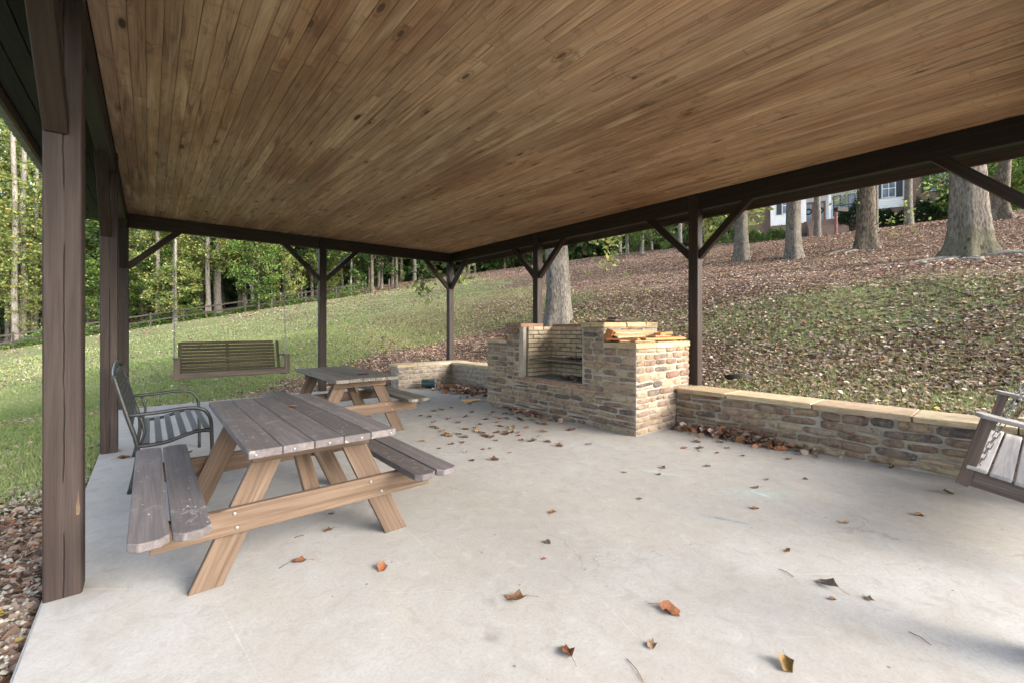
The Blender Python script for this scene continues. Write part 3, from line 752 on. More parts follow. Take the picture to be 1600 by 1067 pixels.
# ---------------------------------------------------------------- picnic tables
def picnic(label, X, Y, mt):
    t = thing('picnic_table', label, 'picnic table', (X+.38, Y+.9, 0), 0, 'picnic tables')
    L = 1.80; zt = .75; bw = .1475
    P = lambda x, y, z: (X+x, Y+y, z)
    for k in range(5):
        e = 3 if k in (0, 4) else 0
        bx = .004+bw/2+k*(bw+.0035)
        timber('tabletop_board', P(bx, 0, zt-.02+rng.uniform(-.0015, .0015)), P(bx, L, zt-.02), bw, .04, mt, t, bev=.003, ends=0)
    for sx in (-1, 1):
        for k in range(2):
            cx = (-.275, -.421+.0)[k] if sx < 0 else (.76+.175+.1475*0+.01, .76+.175+.1475+.012)[k]
            if sx < 0: cx = (-.212, -.362)[k]
            timber('bench_board', P(cx, -.04, .432), P(cx, L-.02, .432), .141, .038, mt, t, bev=.004, ends=3)
    for ye, s in ((.30, -1), (1.42, 1)):
        for sx in (-1, 1):
            # splayed leg
            top = Vector(P(.38+sx*.20, ye+.02, zt-.045)); bot = Vector(P(.38+sx*.52, ye+.02, 0))
            dirv = (bot-top).normalized(); hw = .068/abs(dirv.z)
            vs = []
            for yy in (-.019, .019):
                for (p, q) in ((top, -hw), (top, hw), (bot, hw), (bot, -hw)): vs.append(p+Vector((q, yy, 0)))
            c0 = (top+bot)/2
            x = dirv; yv = Vector((0, 1, 0)); zv = x.cross(yv)
            rot = Matrix((x, yv, zv)).transposed(); inv = rot.transposed()
            me = pydata('leg', [inv @ (v-c0) for v in vs], [(0, 1, 2, 3), (7, 6, 5, 4), (0, 4, 5, 1), (1, 5, 6, 2), (2, 6, 7, 3), (3, 7, 4, 0)], M['pine'])
            bm = bmesh.new(); bm.from_mesh(me); bmesh.ops.bevel(bm, geom=list(bm.edges), offset=.003, segments=1, affect='EDGES'); bm.normal_update(); bmesh.ops.recalc_face_normals(bm, faces=bm.faces); bm.to_mesh(me); bm.free()
            o = bpy.data.objects.new('leg', me); COL.objects.link(o); o.location = c0; o.rotation_euler = rot.to_euler(); setparent(o, t)
            lx = .38+sx*(.20+.32*(zt-.045-.345)/(zt-.045))
            for (bx, bz) in ((lx-.035, .375), (lx+.03*sx+.005, .30)):
                if s < 0: bolt(t, P(bx, ye-.040, bz), (0, -1, 0))
        yb = ye-.019*(1 if s < 0 else -3)-.0
        timber('cross_brace', P(-.36, yb-.0, .335), P(1.12, yb, .335), .038, .135, M['pine'], t, up=(0, 0, 1), bev=.004)
        timber('top_cleat', P(.06, yb+.0, zt-.041-.045), P(.70, yb, zt-.041-.045), .038, .088, M['pine'], t, up=(0, 0, 1), bev=.004)
        timber('diagonal_brace', P(.38, yb+.03*s*-1, .36), P(.38, (.78 if s < 0 else .98), zt-.05), .088, .036, M['pine'], t, up=(0, 0, 1), bev=.003)
    for k in range(5): bolt(t, P(.035+k*.172, -.001, zt-.021), (0, -1, 0), .0075)
    for k in range(5): bolt(t, P(.078+k*.151, .31, zt+.0), (0, 0, 1), .004)
    for cx in (-.212, -.362, .935, 1.085): bolt(t, P(cx, .31, .451), (0, 0, 1), .006)
    return t
BOLT = None
def bolt(parent, loc, n, r=.010):
    global BOLT
    if BOLT is None:
        bm = bmesh.new(); bmesh.ops.create_uvsphere(bm, u_segments=10, v_segments=5, radius=1)
        for v in bm.verts: v.co.z *= .55
        me = bpy.data.meshes.new('bolt'); bm.to_mesh(me); bm.free(); me.materials.append(M['bolt']); BOLT = me
        me.polygons.foreach_set('use_smooth', [True]*len(me.polygons))
    o = bpy.data.objects.new('bolt', BOLT); COL.objects.link(o); o.location = loc; o.scale = (r, r, r)
    o.rotation_euler = Vector(n).to_track_quat('Z', 'Y').to_euler(); setparent(o, parent)
t1 = picnic('nearer picnic table with purple brown top and tan legs, a red leaf on it', .36, 2.40, M['top'])
t2 = picnic('farther picnic table with greyer top, standing by the back post', 1.59, 4.95, M['top2'])

# ---------------------------------------------------------------- metal garden bench
gb = thing('metal_bench', 'dark green grey metal garden bench with slatted seat and pierced back', 'bench', (.15, 5.3, 0))
mc = M['metalchair']
def rtube(name, pts, r, parent, sub=3, **k):
    P = [Vector(p) for p in pts]; out = []
    for i in range(len(P)-1):
        p0 = P[max(i-1, 0)]; p1 = P[i]; p2 = P[i+1]; p3 = P[min(i+2, len(P)-1)]
        for s in range(sub):
            t = s/sub; out.append(.5*((2*p1)+(-p0+p2)*t+(2*p0-5*p1+4*p2-p3)*t*t+(-p0+3*p1-3*p2+p3)*t**3))
    out.append(P[-1]); return tube(name, out, r, mc, parent, **k)
for yy in (4.67, 5.98):
    rtube('rear_leg', [(-.125, yy, .0), (-.085, yy, .2), (-.075, yy, .38), (-.13, yy, .60), (-.195, yy, .86), (-.215, yy, .95)], .016, gb)
    rtube('front_leg', [(.43, yy, .0), (.43, yy, .2), (.425, yy, .40), (.415, yy, .54), (.36, yy, .625), (.25, yy, .648), (.05, yy, .635), (-.145, yy, .63)], .015, gb)
    rtube('seat_rail', [(-.08, yy, .375), (.02, yy, .372), (.13, yy, .385), (.24, yy, .42), (.34, yy, .44), (.43, yy, .43)], .016, gb)
    rtube('inner_leg', [(-.06, yy+(.03 if yy < 5 else -.03), .38), (-.03, yy+(.03 if yy < 5 else -.03), .48), (-.06, yy+(.03 if yy < 5 else -.03), .62)], .011, gb)
for k in range(6):
    x = (-.02, .062, .144, .228, .312, .392)[k]; z = (.383, .384, .395, .423, .446, .446)[k]
    box('seat_slat', (.047, 1.31, .006), (x, 5.325, z+.008), mc, gb, rot=(0, (0, 0, -.2, -.3, -.1, .1)[k], 0), bev=.002)
timber('back_rail', (-.213, 4.68, .945), (-.213, 5.97, .945), .03, .03, mc, gb); timber('back_rail', (-.112, 4.68, .56), (-.112, 5.97, .56), .025, .025, mc, gb)
rtube('back_arch', [(-.213, 4.69, .95), (-.222, 4.85, .99), (-.226, 5.32, 1.03), (-.222, 5.8, .99), (-.213, 5.96, .95)], .014, gb, 4)
def lattice():
    vs = []; fs = []
    def strip(a, b, w=.013):
        a, b = Vector(a), Vector(b); d = (b-a).normalized(); n = Vector((1, 0, .26)).normalized(); s = d.cross(n)*w/2; n = n*.003; k = len(vs)
        for p in (a, b):
            for q in (s+n, -s+n, -s-n, s-n): vs.append(p+q)
        fs.extend([(k, k+1, k+5, k+4), (k+1, k+2, k+6, k+5), (k+2, k+3, k+7, k+6), (k+3, k, k+4, k+7)])
    f = lambda y, z: (-.112-(z-.56)*.262, y, z)
    for i in range(-5, 15):
        y0 = 4.7+i*.10
        for sg in (1, -1):
            y = y0 if sg > 0 else y0+.5; pts = []
            for q in range(2):
                yy = y+sg*q*.38; z = .57+q*.38; pts.append((yy, z))
            (ya, za), (yb, zb) = pts
            lo, hi = 4.70, 5.95
            def cl(y): return min(max(y, lo), hi)
            def zz(y): return za+(zb-za)*(y-ya)/(yb-ya)
            a, b = cl(ya), cl(yb)
            if abs(a-b) > .03: strip(f(a, zz(a)), f(b, zz(b)))
    return pydata('back_lattice', vs, fs, mc)
new('back_lattice', lattice(), gb)
for zz in (.62, .70, .86): pass

# ---------------------------------------------------------------- swings
def chain(name, a, b, parent, link=.036, r=.0032, half=.0085):
    a, b = Vector(a), Vector(b); L = (b-a).length; n = int(L/(link*.72)); d = (b-a).normalized()
    y0 = d.cross(Vector((.3, .9, .1))).normalized(); z0 = d.cross(y0); vs = []; fs = []; sg = 4
    for i in range(n):
        c = a+d*(L*(i+.5)/n); y, z = (y0, z0) if i % 2 == 0 else (z0, -y0)
        path = []
        for (px, py) in ((-link/2+half*.5, -half), (link/2-half*.5, -half), (link/2, 0), (link/2-half*.5, half), (-link/2+half*.5, half), (-link/2, 0)): path.append((px, py))
        k0 = len(vs); m = len(path)
        for q, (px, py) in enumerate(path):
            ang = math.atan2(py, px)
            out = (d*px*.3+y*py); out = out.normalized() if out.length > 1e-6 else d
            if abs(py) < 1e-6: out = d*(1 if px > 0 else -1)
            for s in range(sg):
                an = 2*math.pi*s/sg; vs.append(c+d*px+y*py+out*math.cos(an)*r+z*math.sin(an)*r)
        for q in range(m):
            for s in range(sg):
                fs.append((k0+q*sg+s, k0+q*sg+(s+1) % sg, k0+((q+1) % m)*sg+(s+1) % sg, k0+((q+1) % m)*sg+s))
    me = pydata(name, vs, fs, M['chain'], True); return new(name, me, parent)
sw = thing('porch_swing', 'mossy slatted porch swing hanging on chains from the back beam', 'swing', (1.19, 9.3, .5), 0, 'porch swings')
YS = 9.17; xa, xb = .355, 2.035
timber('front_rail', (xa+.03, YS, .515), (xb-.03, YS, .515), .035, .095, M['swingframe'], sw)
for x in (xa+.0, xb-.0):
    timber('arm_post', (x, YS+.01, .455), (x, YS+.01, .80), .085, .05, M['swingframe'], sw, up=(0, 1, 0))
    timber('armrest', (x, YS-.04, .815), (x, YS+.52, .79), .10, .024, M['swingframe'], sw)
    timber('side_rail', (x+(.03 if x == xa else -.03), YS+.02, .49), (x+(.03 if x == xa else -.03), YS+.50, .46), .03, .09, M['swingframe'], sw)
    timber('back_post', (x+(.06 if x == xa else -.06), YS+.40, .48), (x+(.06 if x == xa else -.06), YS+.58, 1.06), .05, .035, M['mosswood'], sw, up=(0, 1, 0))
for k in range(7): timber('seat_slat', (xa+.04, YS+.045+k*.062, .567-k*.004), (xb-.04, YS+.045+k*.062, .567-k*.004), .052, .018, M['mosswood'], sw)
for k in range(9):
    z = .585+k*.058; y = YS+.40+.31*(z-.48)/1.0
    timber('back_slat', (xa+.055, y, z), (xb-.135 if k > 7 else xb-.12, y, z), .050, .018, M['mosswood'], sw, up=(0, -1, .25))
timber('back_post', (1.13, YS+.43, .50), (1.13, YS+.60, 1.06), .05, .03, M['mosswood'], sw, up=(0, 1, 0))
for x in (xa-.025, xb+.02):
    top = Vector((x, YB, 2.98)); mid = Vector((x, YB-.17, 1.30))
    chain('chain', top, mid, sw); chain('chain', mid, (x, YS+.03, .56), sw); chain('chain', mid, (x, YS+.48, .56), sw)

s2 = thing('porch_swing', 'silvery wooden porch swing cut by the right edge, tipped on its chains', 'swing', (4.6, 0, .45), 0, 'porch swings')
RZ = Matrix.Translation((4.55, -.085, .42)) @ Matrix.Rotation(R(-1), 4, 'Z') @ Matrix.Rotation(R(-11) * -1, 4, 'X')
def TP(x, y, z): return tuple(RZ @ Vector((x, y, z)))
def UPV(v): return tuple(RZ.to_3x3() @ Vector(v))
hw = .75
timber('front_rail', TP(-hw, .30, -.03), TP(hw, .30, -.03), .035, .09, M['swingframe'], s2, up=UPV((0, 0, 1)))
for x in (-hw+.02, hw-.02):
    timber('side_rail', TP(x, .34, -.04), TP(x, -.34, -.04), .035, .10, M['swingframe'], s2, up=UPV((0, 0, 1)))
    timber('arm_post', TP(x, .325, -.10), TP(x, .30, .335), .045, .058, M['greypine'], s2, up=UPV((0, 1, 0)))
    timber('armrest', TP(x, .36, .345), TP(x, -.34, .335), .095, .024, M['swinggrey'], s2, up=UPV((0, 0, 1)), ends=3)
    timber('back_post', TP(x*.96, -.24, -.05), TP(x*.96, -.44, .60), .05, .04, M['swingframe'], s2, up=UPV((0, 1, 0)))
    chain('chain', TP(x+.05*(1 if x > 0 else -1)*-1, .30, -.03), (TP(x, 0, .0)[0], -.12, 1.35), s2, link=.05, r=.0028, half=.0105)
    chain('chain', TP(x, -.30, -.02), (TP(x, 0, .0)[0], -.12, 1.35), s2, link=.05, r=.0028, half=.0105)
    chain('chain', (TP(x, 0, .0)[0], -.12, 1.35), (TP(x, 0, 0)[0], YF, 2.98), s2, link=.05, r=.0028, half=.0105)
for k in range(6): timber('seat_slat', TP(-hw-.015, .285-k*.098, .022-.01*math.sin(k*.6)), TP(hw+.015, .285-k*.098, .022-.01*math.sin(k*.6)), .089, .022, M['swinggrey'], s2, up=UPV((0, 0, 1)))
for k in range(6): timber('back_slat', TP(-hw, -.265-k*.03, .10+k*.095), TP(hw, -.265-k*.03, .10+k*.095), .085, .02, M['swinggrey'], s2, up=UPV((0, 1, .3)))

# ---------------------------------------------------------------- loose things on and by the barbecue
def plank_pile(label, specs, name='kindling', group=None):
    for i, (p0, p1, w, t, mk, lb, up) in enumerate(specs):
        o = timber(name, p0, p1, w, t, M[mk], None, up=up, bev=.003); tag(o, lb, 'firewood', 'split kindling on the barbecue')
zt = T1+.071
kin = [
 ((4.72, 3.50, zt+.014), (5.62, 3.22, zt+.014), .15, .024, 'kindling', 'pale flat kindling board lying lowest on the right pier of the barbecue', (0, 0, 1)),
 ((4.60, 3.54, zt+.04), (4.70, 3.14, zt+.04), .10, .026, 'kindling2', 'short orange kindling board crossing the left end of the pile on the pier', (0, 0, 1)),
 ((4.86, 3.20, zt+.045), (5.78, 3.16, zt+.045), .12, .028, 'kindling2', 'long orange kindling stick along the right side of the pile on the pier', (0, -.1, 1)),
 ((4.62, 3.46, zt+.085), (5.36, 3.24, zt+.105), .18, .02, 'kindling', 'wide pale kindling board slanting across the top of the pile', (0, -.25, 1)),
 ((4.585, 3.55, zt+.02), (4.60, 3.50, zt+.165), .10, .024, 'kindling2', 'orange board end standing up at the left of the kindling pile', (1, 0, .2)),
 ((5.02, 3.16, zt+.078), (5.82, 3.40, zt+.070), .11, .022, 'kindling', 'pale kindling stick sticking out at the right of the pile', (0, 0, 1)),
 ((4.66, 3.52, zt+.135), (5.42, 3.36, zt+.125), .15, .018, 'kindling', 'topmost pale kindling board on the pile', (0, -.25, 1)),
 ((4.66, 3.20, zt+.018), (4.98, 3.12, zt+.014), .08, .018, 'kindling', 'small pale kindling offcut at the front edge of the pier', (0, 0, 1)),
 ((5.10, 3.13, zt+.105), (5.70, 3.30, zt+.115), .09, .03, 'kindling2', 'orange split stick resting high on the right half of the pile', (0, 0, 1)),
]
plank_pile('', kin)
zz = T1+.066
for i, (p0, p1, mk, lb) in enumerate([
  ((4.66, 5.68, zz+.014), (5.2, 6.02, zz+.014), 'kindling2', 'flat orange stick lowest on the left pier of the barbecue'),
  ((4.64, 5.70, zz+.040), (4.70, 6.02, zz+.038), 'kindling2', 'orange stick lying crosswise at the front of the left pier'),
  ((4.70, 5.66, zz+.064), (5.1, 5.90, zz+.066), 'leafred_w', 'rusty offcut in the middle of the small stack on the left pier'),
  ((4.66, 5.68, zz+.092), (4.82, 5.86, zz+.10), 'kindling', 'short pale offcut topping the small stack on the left pier')]):
    o = timber('kindling', p0, p1, .09, .024, M.get(mk, M['kindling2']), None, bev=.003); tag(o, lb, 'firewood', 'split kindling on the barbecue')
zz = T2+.071
for i, (p0, p1, mk, lb) in enumerate([
  ((4.70, 3.95, zz+.01), (5.45, 3.72, zz+.012), 'mosswood', 'mossy split log piece lying on the high caps of the barbecue'),
  ((4.82, 3.66, zz+.03), (5.30, 3.90, zz+.035), 'greypine', 'grey slab of wood lying across the mossy piece on the high caps'),
  ((4.9, 3.70, zz+.055), (5.25, 3.80, zz+.06), 'mosswood', 'small mossy slab on top of the wood on the high caps')]):
    o = timber('wood_slab', p0, p1, .13, .024, M[mk], None, bev=.006); tag(o, lb, 'firewood')
for i, (a, b, lb) in enumerate([((4.30, 6.42, .013), (4.62, 6.55, .013), 'pale flat offcut on the slab beside the left end of the barbecue'),
                                ((4.28, 6.52, .036), (4.60, 6.40, .038), 'tan offcut lying across another beside the left end of the barbecue')]):
    tag(timber('wood_offcut', a, b, .07, .02, M['kindling'], None), lb, 'firewood')
# crushed pot in the far corner
pb = thing('plant_pot', 'crushed dark green plastic pot lying on its side by the low wall', 'pot', (4.72, 8.5, 0))
def potmesh():
    vs = []; fs = []; n = 16
    for i in range(7):
        t = i/6; r = .105+.035*t
        for k in range(n):
            a = 2*math.pi*k/n; sq = 1-.35*max(0, math.sin(a))*t; vs.append((t*.30-.15, math.cos(a)*r*1.1, .115+math.sin(a)*r*sq*.82+.012*math.sin(k*2.3+i)))
    for i in range(6):
        for k in range(n): fs.append((i*n+k, i*n+(k+1) % n, (i+1)*n+(k+1) % n, (i+1)*n+k))
    fs.append(tuple(range(n))[::-1]); return pydata('pot_body', vs, fs, M['bucket'], True)
o = new('pot_body', potmesh(), None); o.location = (4.72, 8.5, 0); o.rotation_euler = (0, 0, R(-35)); setparent(o, pb)
rim = []
for k in range(19):
    a = 2*math.pi*k/18; sq = 1-.35*max(0, math.sin(a)); rim.append((.155, math.cos(a)*.158, .115+math.sin(a)*.145*sq*.85+.008*math.sin(k*2.)))
rm = [Matrix.Translation((4.72, 8.5, 0)) @ Matrix.Rotation(R(-35), 4, 'Z') @ Vector(p) for p in rim]
tube('rim', rm, .011, M['bucketgrey'], pb, 6)

# ---------------------------------------------------------------- leaves
def leafmesh(seed, mat, curl):
    r = random.Random(seed)
    n = 10; vs = [(0, 0, 0)]; 
    lob = [1.0, .72, .95, .66, .85, .55, .85, .66, .95, .72]
    rr = [l*r.uniform(.85, 1.12) for l in lob]
    def bend(x, y):
        z = curl*(y*y)*1.6+curl*.7*max(0, x)**2+.06*math.sin(x*5+seed)+.05*math.sin(y*7+seed*2)
        return z
    for ring, sc in ((1, .52), (2, 1.)):
        for k in range(n):
            a = 2*math.pi*k/n; q = sc*(rr[k] if ring == 2 else .8)*.5
            x, y = math.cos(a)*q*1.15, math.sin(a)*q
            vs.append((x, y*(1-.25*curl), bend(x, y)+(r.uniform(-.11, .11) if ring == 2 else r.uniform(-.06, .06))))
    fs = [(0, 1+k, 1+(k+1) % n) for k in range(n)]+[(1+k, 1+n+k, 1+n+(k+1) % n, 1+(k+1) % n) for k in range(n)]
    # stem
    b = len(vs); s = .022
    st = [(.5, 0, bend(.5, 0)), (.75, .03, .10), (1.0, .0+r.uniform(-.12, .12), .02)] if r.random() > .45 else []
    for i, p in enumerate(st):
        for q in ((0, s, 0), (0, -s*.5, s*.8), (0, -s*.5, -s*.8)): vs.append((p[0], p[1]+q[1]*.6, p[2]+q[2]*.6))
    for i in range(len(st)-1):
        for k in range(3): fs.append((b+i*3+k, b+i*3+(k+1) % 3, b+(i+1)*3+(k+1) % 3, b+(i+1)*3+k))
    zmin = min(v[2] for v in vs); vs = [(x, y, z-zmin) for x, y, z in vs]
    return pydata('fallen_leaf', vs, fs, mat, True)
LM = {}
for mk in ('leafbrown', 'leafred', 'leaftan', 'leafyellow', 'leafgrey'):
    LM[mk] = [leafmesh(s*5+len(LM), M[mk], c) for s, c in ((1, .5), (2, .9), (3, 1.2), (4, .7))]
rl = random.Random(5)
def Z0(u, v, Z=0):
    k = (u-800)/FPX; m = (HZ-v)/FPX; z = (Z-CAMH)/m; return ((k*cT+sT)*z, (-k*sT+cT)*z)
def leaf(u, v, size, mk, label, Z=0, grp=None, rz=None):
    x, y = Z0(u, v, Z); o = bpy.data.objects.new('fallen_leaf', rl.choice(LM[mk])); COL.objects.link(o)
    o.location = (x, y, Z+.001); o.scale = (size, size*rl.uniform(.75, 1.05), size*rl.uniform(.42, .8)); o.rotation_euler = (rl.uniform(-.06, .06), rl.uniform(-.06, .06), rl.uniform(0, 6.28) if rz is None else rz)
    tag(o, label, 'leaf', grp); return o
SL = [
 (466, 877, .062, 'leafred', 'dark red leaf with a long stem between the near table legs and the camera'),
 (597, 889, .058, 'leafred', 'rusty lobed leaf on the slab just below the right foot of the near table'),
 (513, 829, .05, 'leafbrown', 'brown leaf on the slab under the cross brace of the near table'),
 (517, 803, .055, 'leaftan', 'tan curled leaf in the shade under the near table brace'),
 (804, 936, .085, 'leafbrown', 'large torn brown leaf standing up in the middle foreground'),
 (1049, 956, .078, 'leafred', 'rust brown folded leaf with a stem, bottom centre of the slab'),
 (885, 1018, .062, 'leafred', 'orange brown leaf near the bottom edge, left of the yellow one'),
 (1018, 1009, .05, 'leaftan', 'small flat tan leaf near the bottom edge of the view'),
 (1229, 1042, .068, 'leafyellow', 'yellow brown leaf with a long stem at the bottom of the view'),
 (1290, 913, .078, 'leafgrey', 'long grey brown leaf curled like a boat in the right foreground'),
 (1302, 936, .03, 'leafbrown', 'tiny brown scrap just below the long grey leaf'),
 (1358, 936, .04, 'leaftan', 'small crumpled tan leaf right of the long grey leaf'),
 (1230, 860, .048, 'leafbrown', 'dark brown curled leaf in the middle of the right half of the slab'),
 (1317, 816, .055, 'leaftan', 'tan brown curled leaf right of centre, below the blue chalk'),
 (1438, 805, .055, 'leafbrown', 'reddish brown folded leaf near the shaded patch by the swing'),
 (1482, 771, .07, 'leafyellow', 'yellow leaf with brown edge in front of the right swing'),
 (1181, 794, .05, 'leafred', 'rusty leaf just right of the blue chalk smears'),
 (855, 847, .045, 'leafgrey', 'grey brown curled leaf in the centre of the slab'),
 (849, 873, .026, 'leafred', 'tiny orange scrap of leaf in the centre of the slab'),
 (864, 800, .055, 'leafred', 'rusty leaf with a long stem in the centre of the slab'),
 (1036, 731, .05, 'leafgrey', 'grey curled leaf on the slab out from the barbecue corner'),
 (976, 738, .045, 'leaftan', 'brown tan leaf on the slab out from the barbecue front'),
 (1106, 728, .05, 'leafbrown', 'dark brown curled leaf left of the leaf drift by the wall'),
 (1180, 762, .05, 'leafbrown', 'thin dark leaf beside the pale chalk marks'),
 (1233, 717, .07, 'leaftan', 'flat tan leaf a little out from the retaining wall'),
 (1258, 748, .035, 'leafgrey', 'small grey leaf alone out from the retaining wall'),
 (1393, 731, .06, 'leafbrown', 'dark brown leaf close to the foot of the retaining wall'),
 (1200, 749, .035, 'leafbrown', 'small dark leaf in front of the wall drift'),
 (738, 719, .065, 'leafred', 'rusty leaf nearest the camera among those off the near bench end'),
 (773, 719, .075, 'leafbrown', 'brown crumpled pair of leaves right of the rusty one off the bench end'),
 (107, 706, .08, 'leafred', 'curled orange leaf beside the foot of the second left post'),
 (273, 712, .06, 'leafbrown', 'brown leaf on the slab under the garden bench'),
]
SL[-1] = (293, 707, .07, 'leafbrown', 'brown leaf on the slab under the garden bench')
SL[-2] = (196, 715, .085, 'leafred', 'curled orange leaf beside the foot of the second left post')
for s in SL: leaf(s[0], s[1], s[2]*1.38, *s[3:])
leaf(457, 636, .07, 'leafred', 'small red leaf lying on the top of the nearer picnic table', Z=.752)
leaf(1228, 1042, .01, 'leafyellow', 'x') if False else None
grp = 'leaves scattered on the concrete slab'
SC = [(560,656),(572,638),(705,637),(733,631),(737,644),(672,651),(683,669),(678,667),(695,680),(718,678),(690,674),(724,691),(728,706),(704,694),(754,702),(765,701),(797,707),(775,688),(790,678),(800,670),(810,676),(783,666),(776,660),(822,668),(838,651),(842,681),(857,690),(851,663),(874,637+60),(760,655),(765,648),(780,654),(792,654),(770,644),(812,655),(822,650),(840,661),(850,656),(860,657),(873,659),(700,655),(742,668),(716,660),(753,677),(758,680),(767,683),(661,689),(686,701),(812,655),(905,668),(920,662),(640,606),(660,600),(598,690),(430,695),(449,702),(475,742),(330,729),(402,718),(437,700),(1000,779),(1032,741),(1060,665),(920,694),(946,668),(1120,708),(1135,700),(1160,712),(655,630),(668,626),(690,640)]
rk = random.Random(44)
SC += [(rk.gauss(790, 60), rk.uniform(640, 690)) for _ in range(34)]+[(rk.uniform(1030, 1250), rk.uniform(690, 705)) for _ in range(10)]
SC = [q for q in SC if Z0(*q)[0] < 4.5 or Z0(*q)[1] < 3.0]
for i, (u, v) in enumerate(SC):
    mk = rl.choices(['leafbrown', 'leafred', 'leaftan', 'leafgrey', 'leafyellow'], [5, 3.2, 2, 2, .5])[0]
    leaf(u, v, rl.uniform(.08, .125) if v < 700 else rl.uniform(.05, .07), mk, 'dry curled leaf among those scattered on the concrete slab between tables and barbecue', grp=grp)
# twigs and loose stems
for (u0, v0, u1, v1, r, lb) in [(1217, 889, 1240, 901, .0016, 'thin forked twig on the slab above the long grey leaf'), (980, 1030, 1006, 1066, .0016, 'thin brown stem at the bottom edge of the slab'),
                                (1420, 987, 1455, 1008, .0016, 'thin reddish stem in the right foreground'), (460, 840, 475, 836, .002, 'short dark twig under the near table'), (436, 888, 458, 876, .0014, 'long stem beside the dark red leaf')]:
    x0_, y0_ = Z0(u0, v0); x1_, y1_ = Z0(u1, v1); o = tube('twig', [(x0_, y0_, .003), ((x0_+x1_)/2+.006, (y0_+y1_)/2, .006), (x1_, y1_, .003)], r, M['leafbrown'], None, 5); tag(o, lb, 'twig')

LITCOL = 1.08*np.array([(.18, .122, .094), (.265, .19, .148), (.34, .26, .21), (.42, .34, .285), (.115, .082, .066), (.26, .125, .072), (.48, .41, .35), (.36, .27, .08), (.24, .195, .175)])
LITP = np.array([.19, .2, .17, .10, .16, .07, .04, .02, .05])
def leaf_scatter(name, X, Y, Z, size, tilt=.5, cols=LITCOL, pr=LITP, bright=1., lift=.01, rng_=None):
    n = len(X); a = np.random.rand(n)*6.283; s = size*np.random.uniform(.6, 1.35, n)
    nrm = np.random.randn(n, 3)*tilt; nrm[:, 2] = 1; nrm /= np.linalg.norm(nrm, axis=1)[:, None]
    t = np.stack([np.cos(a), np.sin(a), np.zeros(n)], 1); t -= nrm*np.sum(t*nrm, 1)[:, None]; t /= np.linalg.norm(t, axis=1)[:, None]; b = np.cross(nrm, t)
    curl = np.random.uniform(.05, .55, n)
    # 6 points: tip, tail, and two on either side, the sides lifted
    shp = [(-.6, 0, 0), (-.15, .42, 1), (.30, .34, .8), (.62, 0, .25), (.30, -.34, .8), (-.15, -.42, 1)]
    c = np.stack([X, Y, Z+lift], 1); V = np.zeros((n, 6, 3))
    for i, (x, y, z) in enumerate(shp):
        j = np.random.uniform(.8, 1.2, n)
        V[:, i] = c+t*(x*s*j)[:, None]+b*(y*s*j)[:, None]+nrm*(z*s*curl*.55)[:, None]
    base = np.arange(n)[:, None]*6
    F = np.concatenate([base+np.array([[0, 3, 2, 1]]), base+np.array([[0, 5, 4, 3]])], 0)
    ci = np.random.choice(len(cols), n, p=pr/pr.sum()); C = cols[ci]*np.random.uniform(.7, 1.25, (n, 1))*np.asarray(bright).reshape(-1, 1)
    me = npmesh(name, V.reshape(-1, 3), F, M['litter'], np.repeat(C, 6, 0)); return me
def sample(n, xr, yr, dens, dmax=None, near=4.):
    """points with probability dens(X,Y) thinned by distance from the patio"""
    X = np.random.uniform(*xr, n); Y = np.random.uniform(*yr, n); k = np.random.rand(n) < dens(X, Y); return X[k], Y[k]
def onslab(X, Y): return (X > -.42) & (X < 5.97) & (Y < 9.57) | ((X > 4.13) & (X < 5.97) & (Y > 8.78) & (Y < 9.18))
def inview(X, Y, m=1.25):
    z = Y*cT+X*sT; x = -Y*sT+X*cT; return (z > .8) & (np.abs(x) < z*1.1817*m+.5)
parts = []
for (n, xr, yr, sz, thin) in [(560000, (-6, 14), (0, 17), .056, 1.), (860000, (-14, 32), (-6, 34), .062, .9), (430000, (-30, 75), (-10, 66), .11, 1.)]:
    X = np.random.uniform(*xr, n); Y = np.random.uniform(*yr, n)
    L_ = litter(X, Y)+.28*np.array(np.sin(X*2.1+np.sin(Y*1.3)*2)*np.sin(Y*1.7+X*.4))*.35
    p = np.clip(L_, .07, 1)**1.1*thin
    if parts: 
        pass
    k = (np.random.rand(n) < p) & ~onslab(X, Y) & inview(X, Y)
    r0 = np.hypot(X, Y)
    if sz == .062: k &= ~((X > -6) & (X < 14) & (Y > 0) & (Y < 17))
    if sz == .11: k &= ~((X > -14) & (X < 32) & (Y > -6) & (Y < 34))
    X, Y = X[k], Y[k]; parts.append((X, Y, sz)); print('leaves', len(X))
X = np.concatenate([p[0] for p in parts]); Y = np.concatenate([p[1] for p in parts]); SZ = np.concatenate([np.full(len(p[0]), p[2]) for p in parts])
leaf_tone = 1-.42*(X < -.3)*(Y < 6)*(X > -3)-.22*np.exp(-((X-6.8)/1.6)**2)*(Y > 3)*(Y < 11)  # leaves darker by the slab's left edge and on the bank
me = leaf_scatter('leaf_litter', X, Y, ground(X, Y), SZ, .45, lift=.012, bright=leaf_tone)
tag(new('leaf_litter', me), 'brown fallen leaves covering the bank, the hillside and parts of the lawn', 'fallen leaves', kind='stuff')
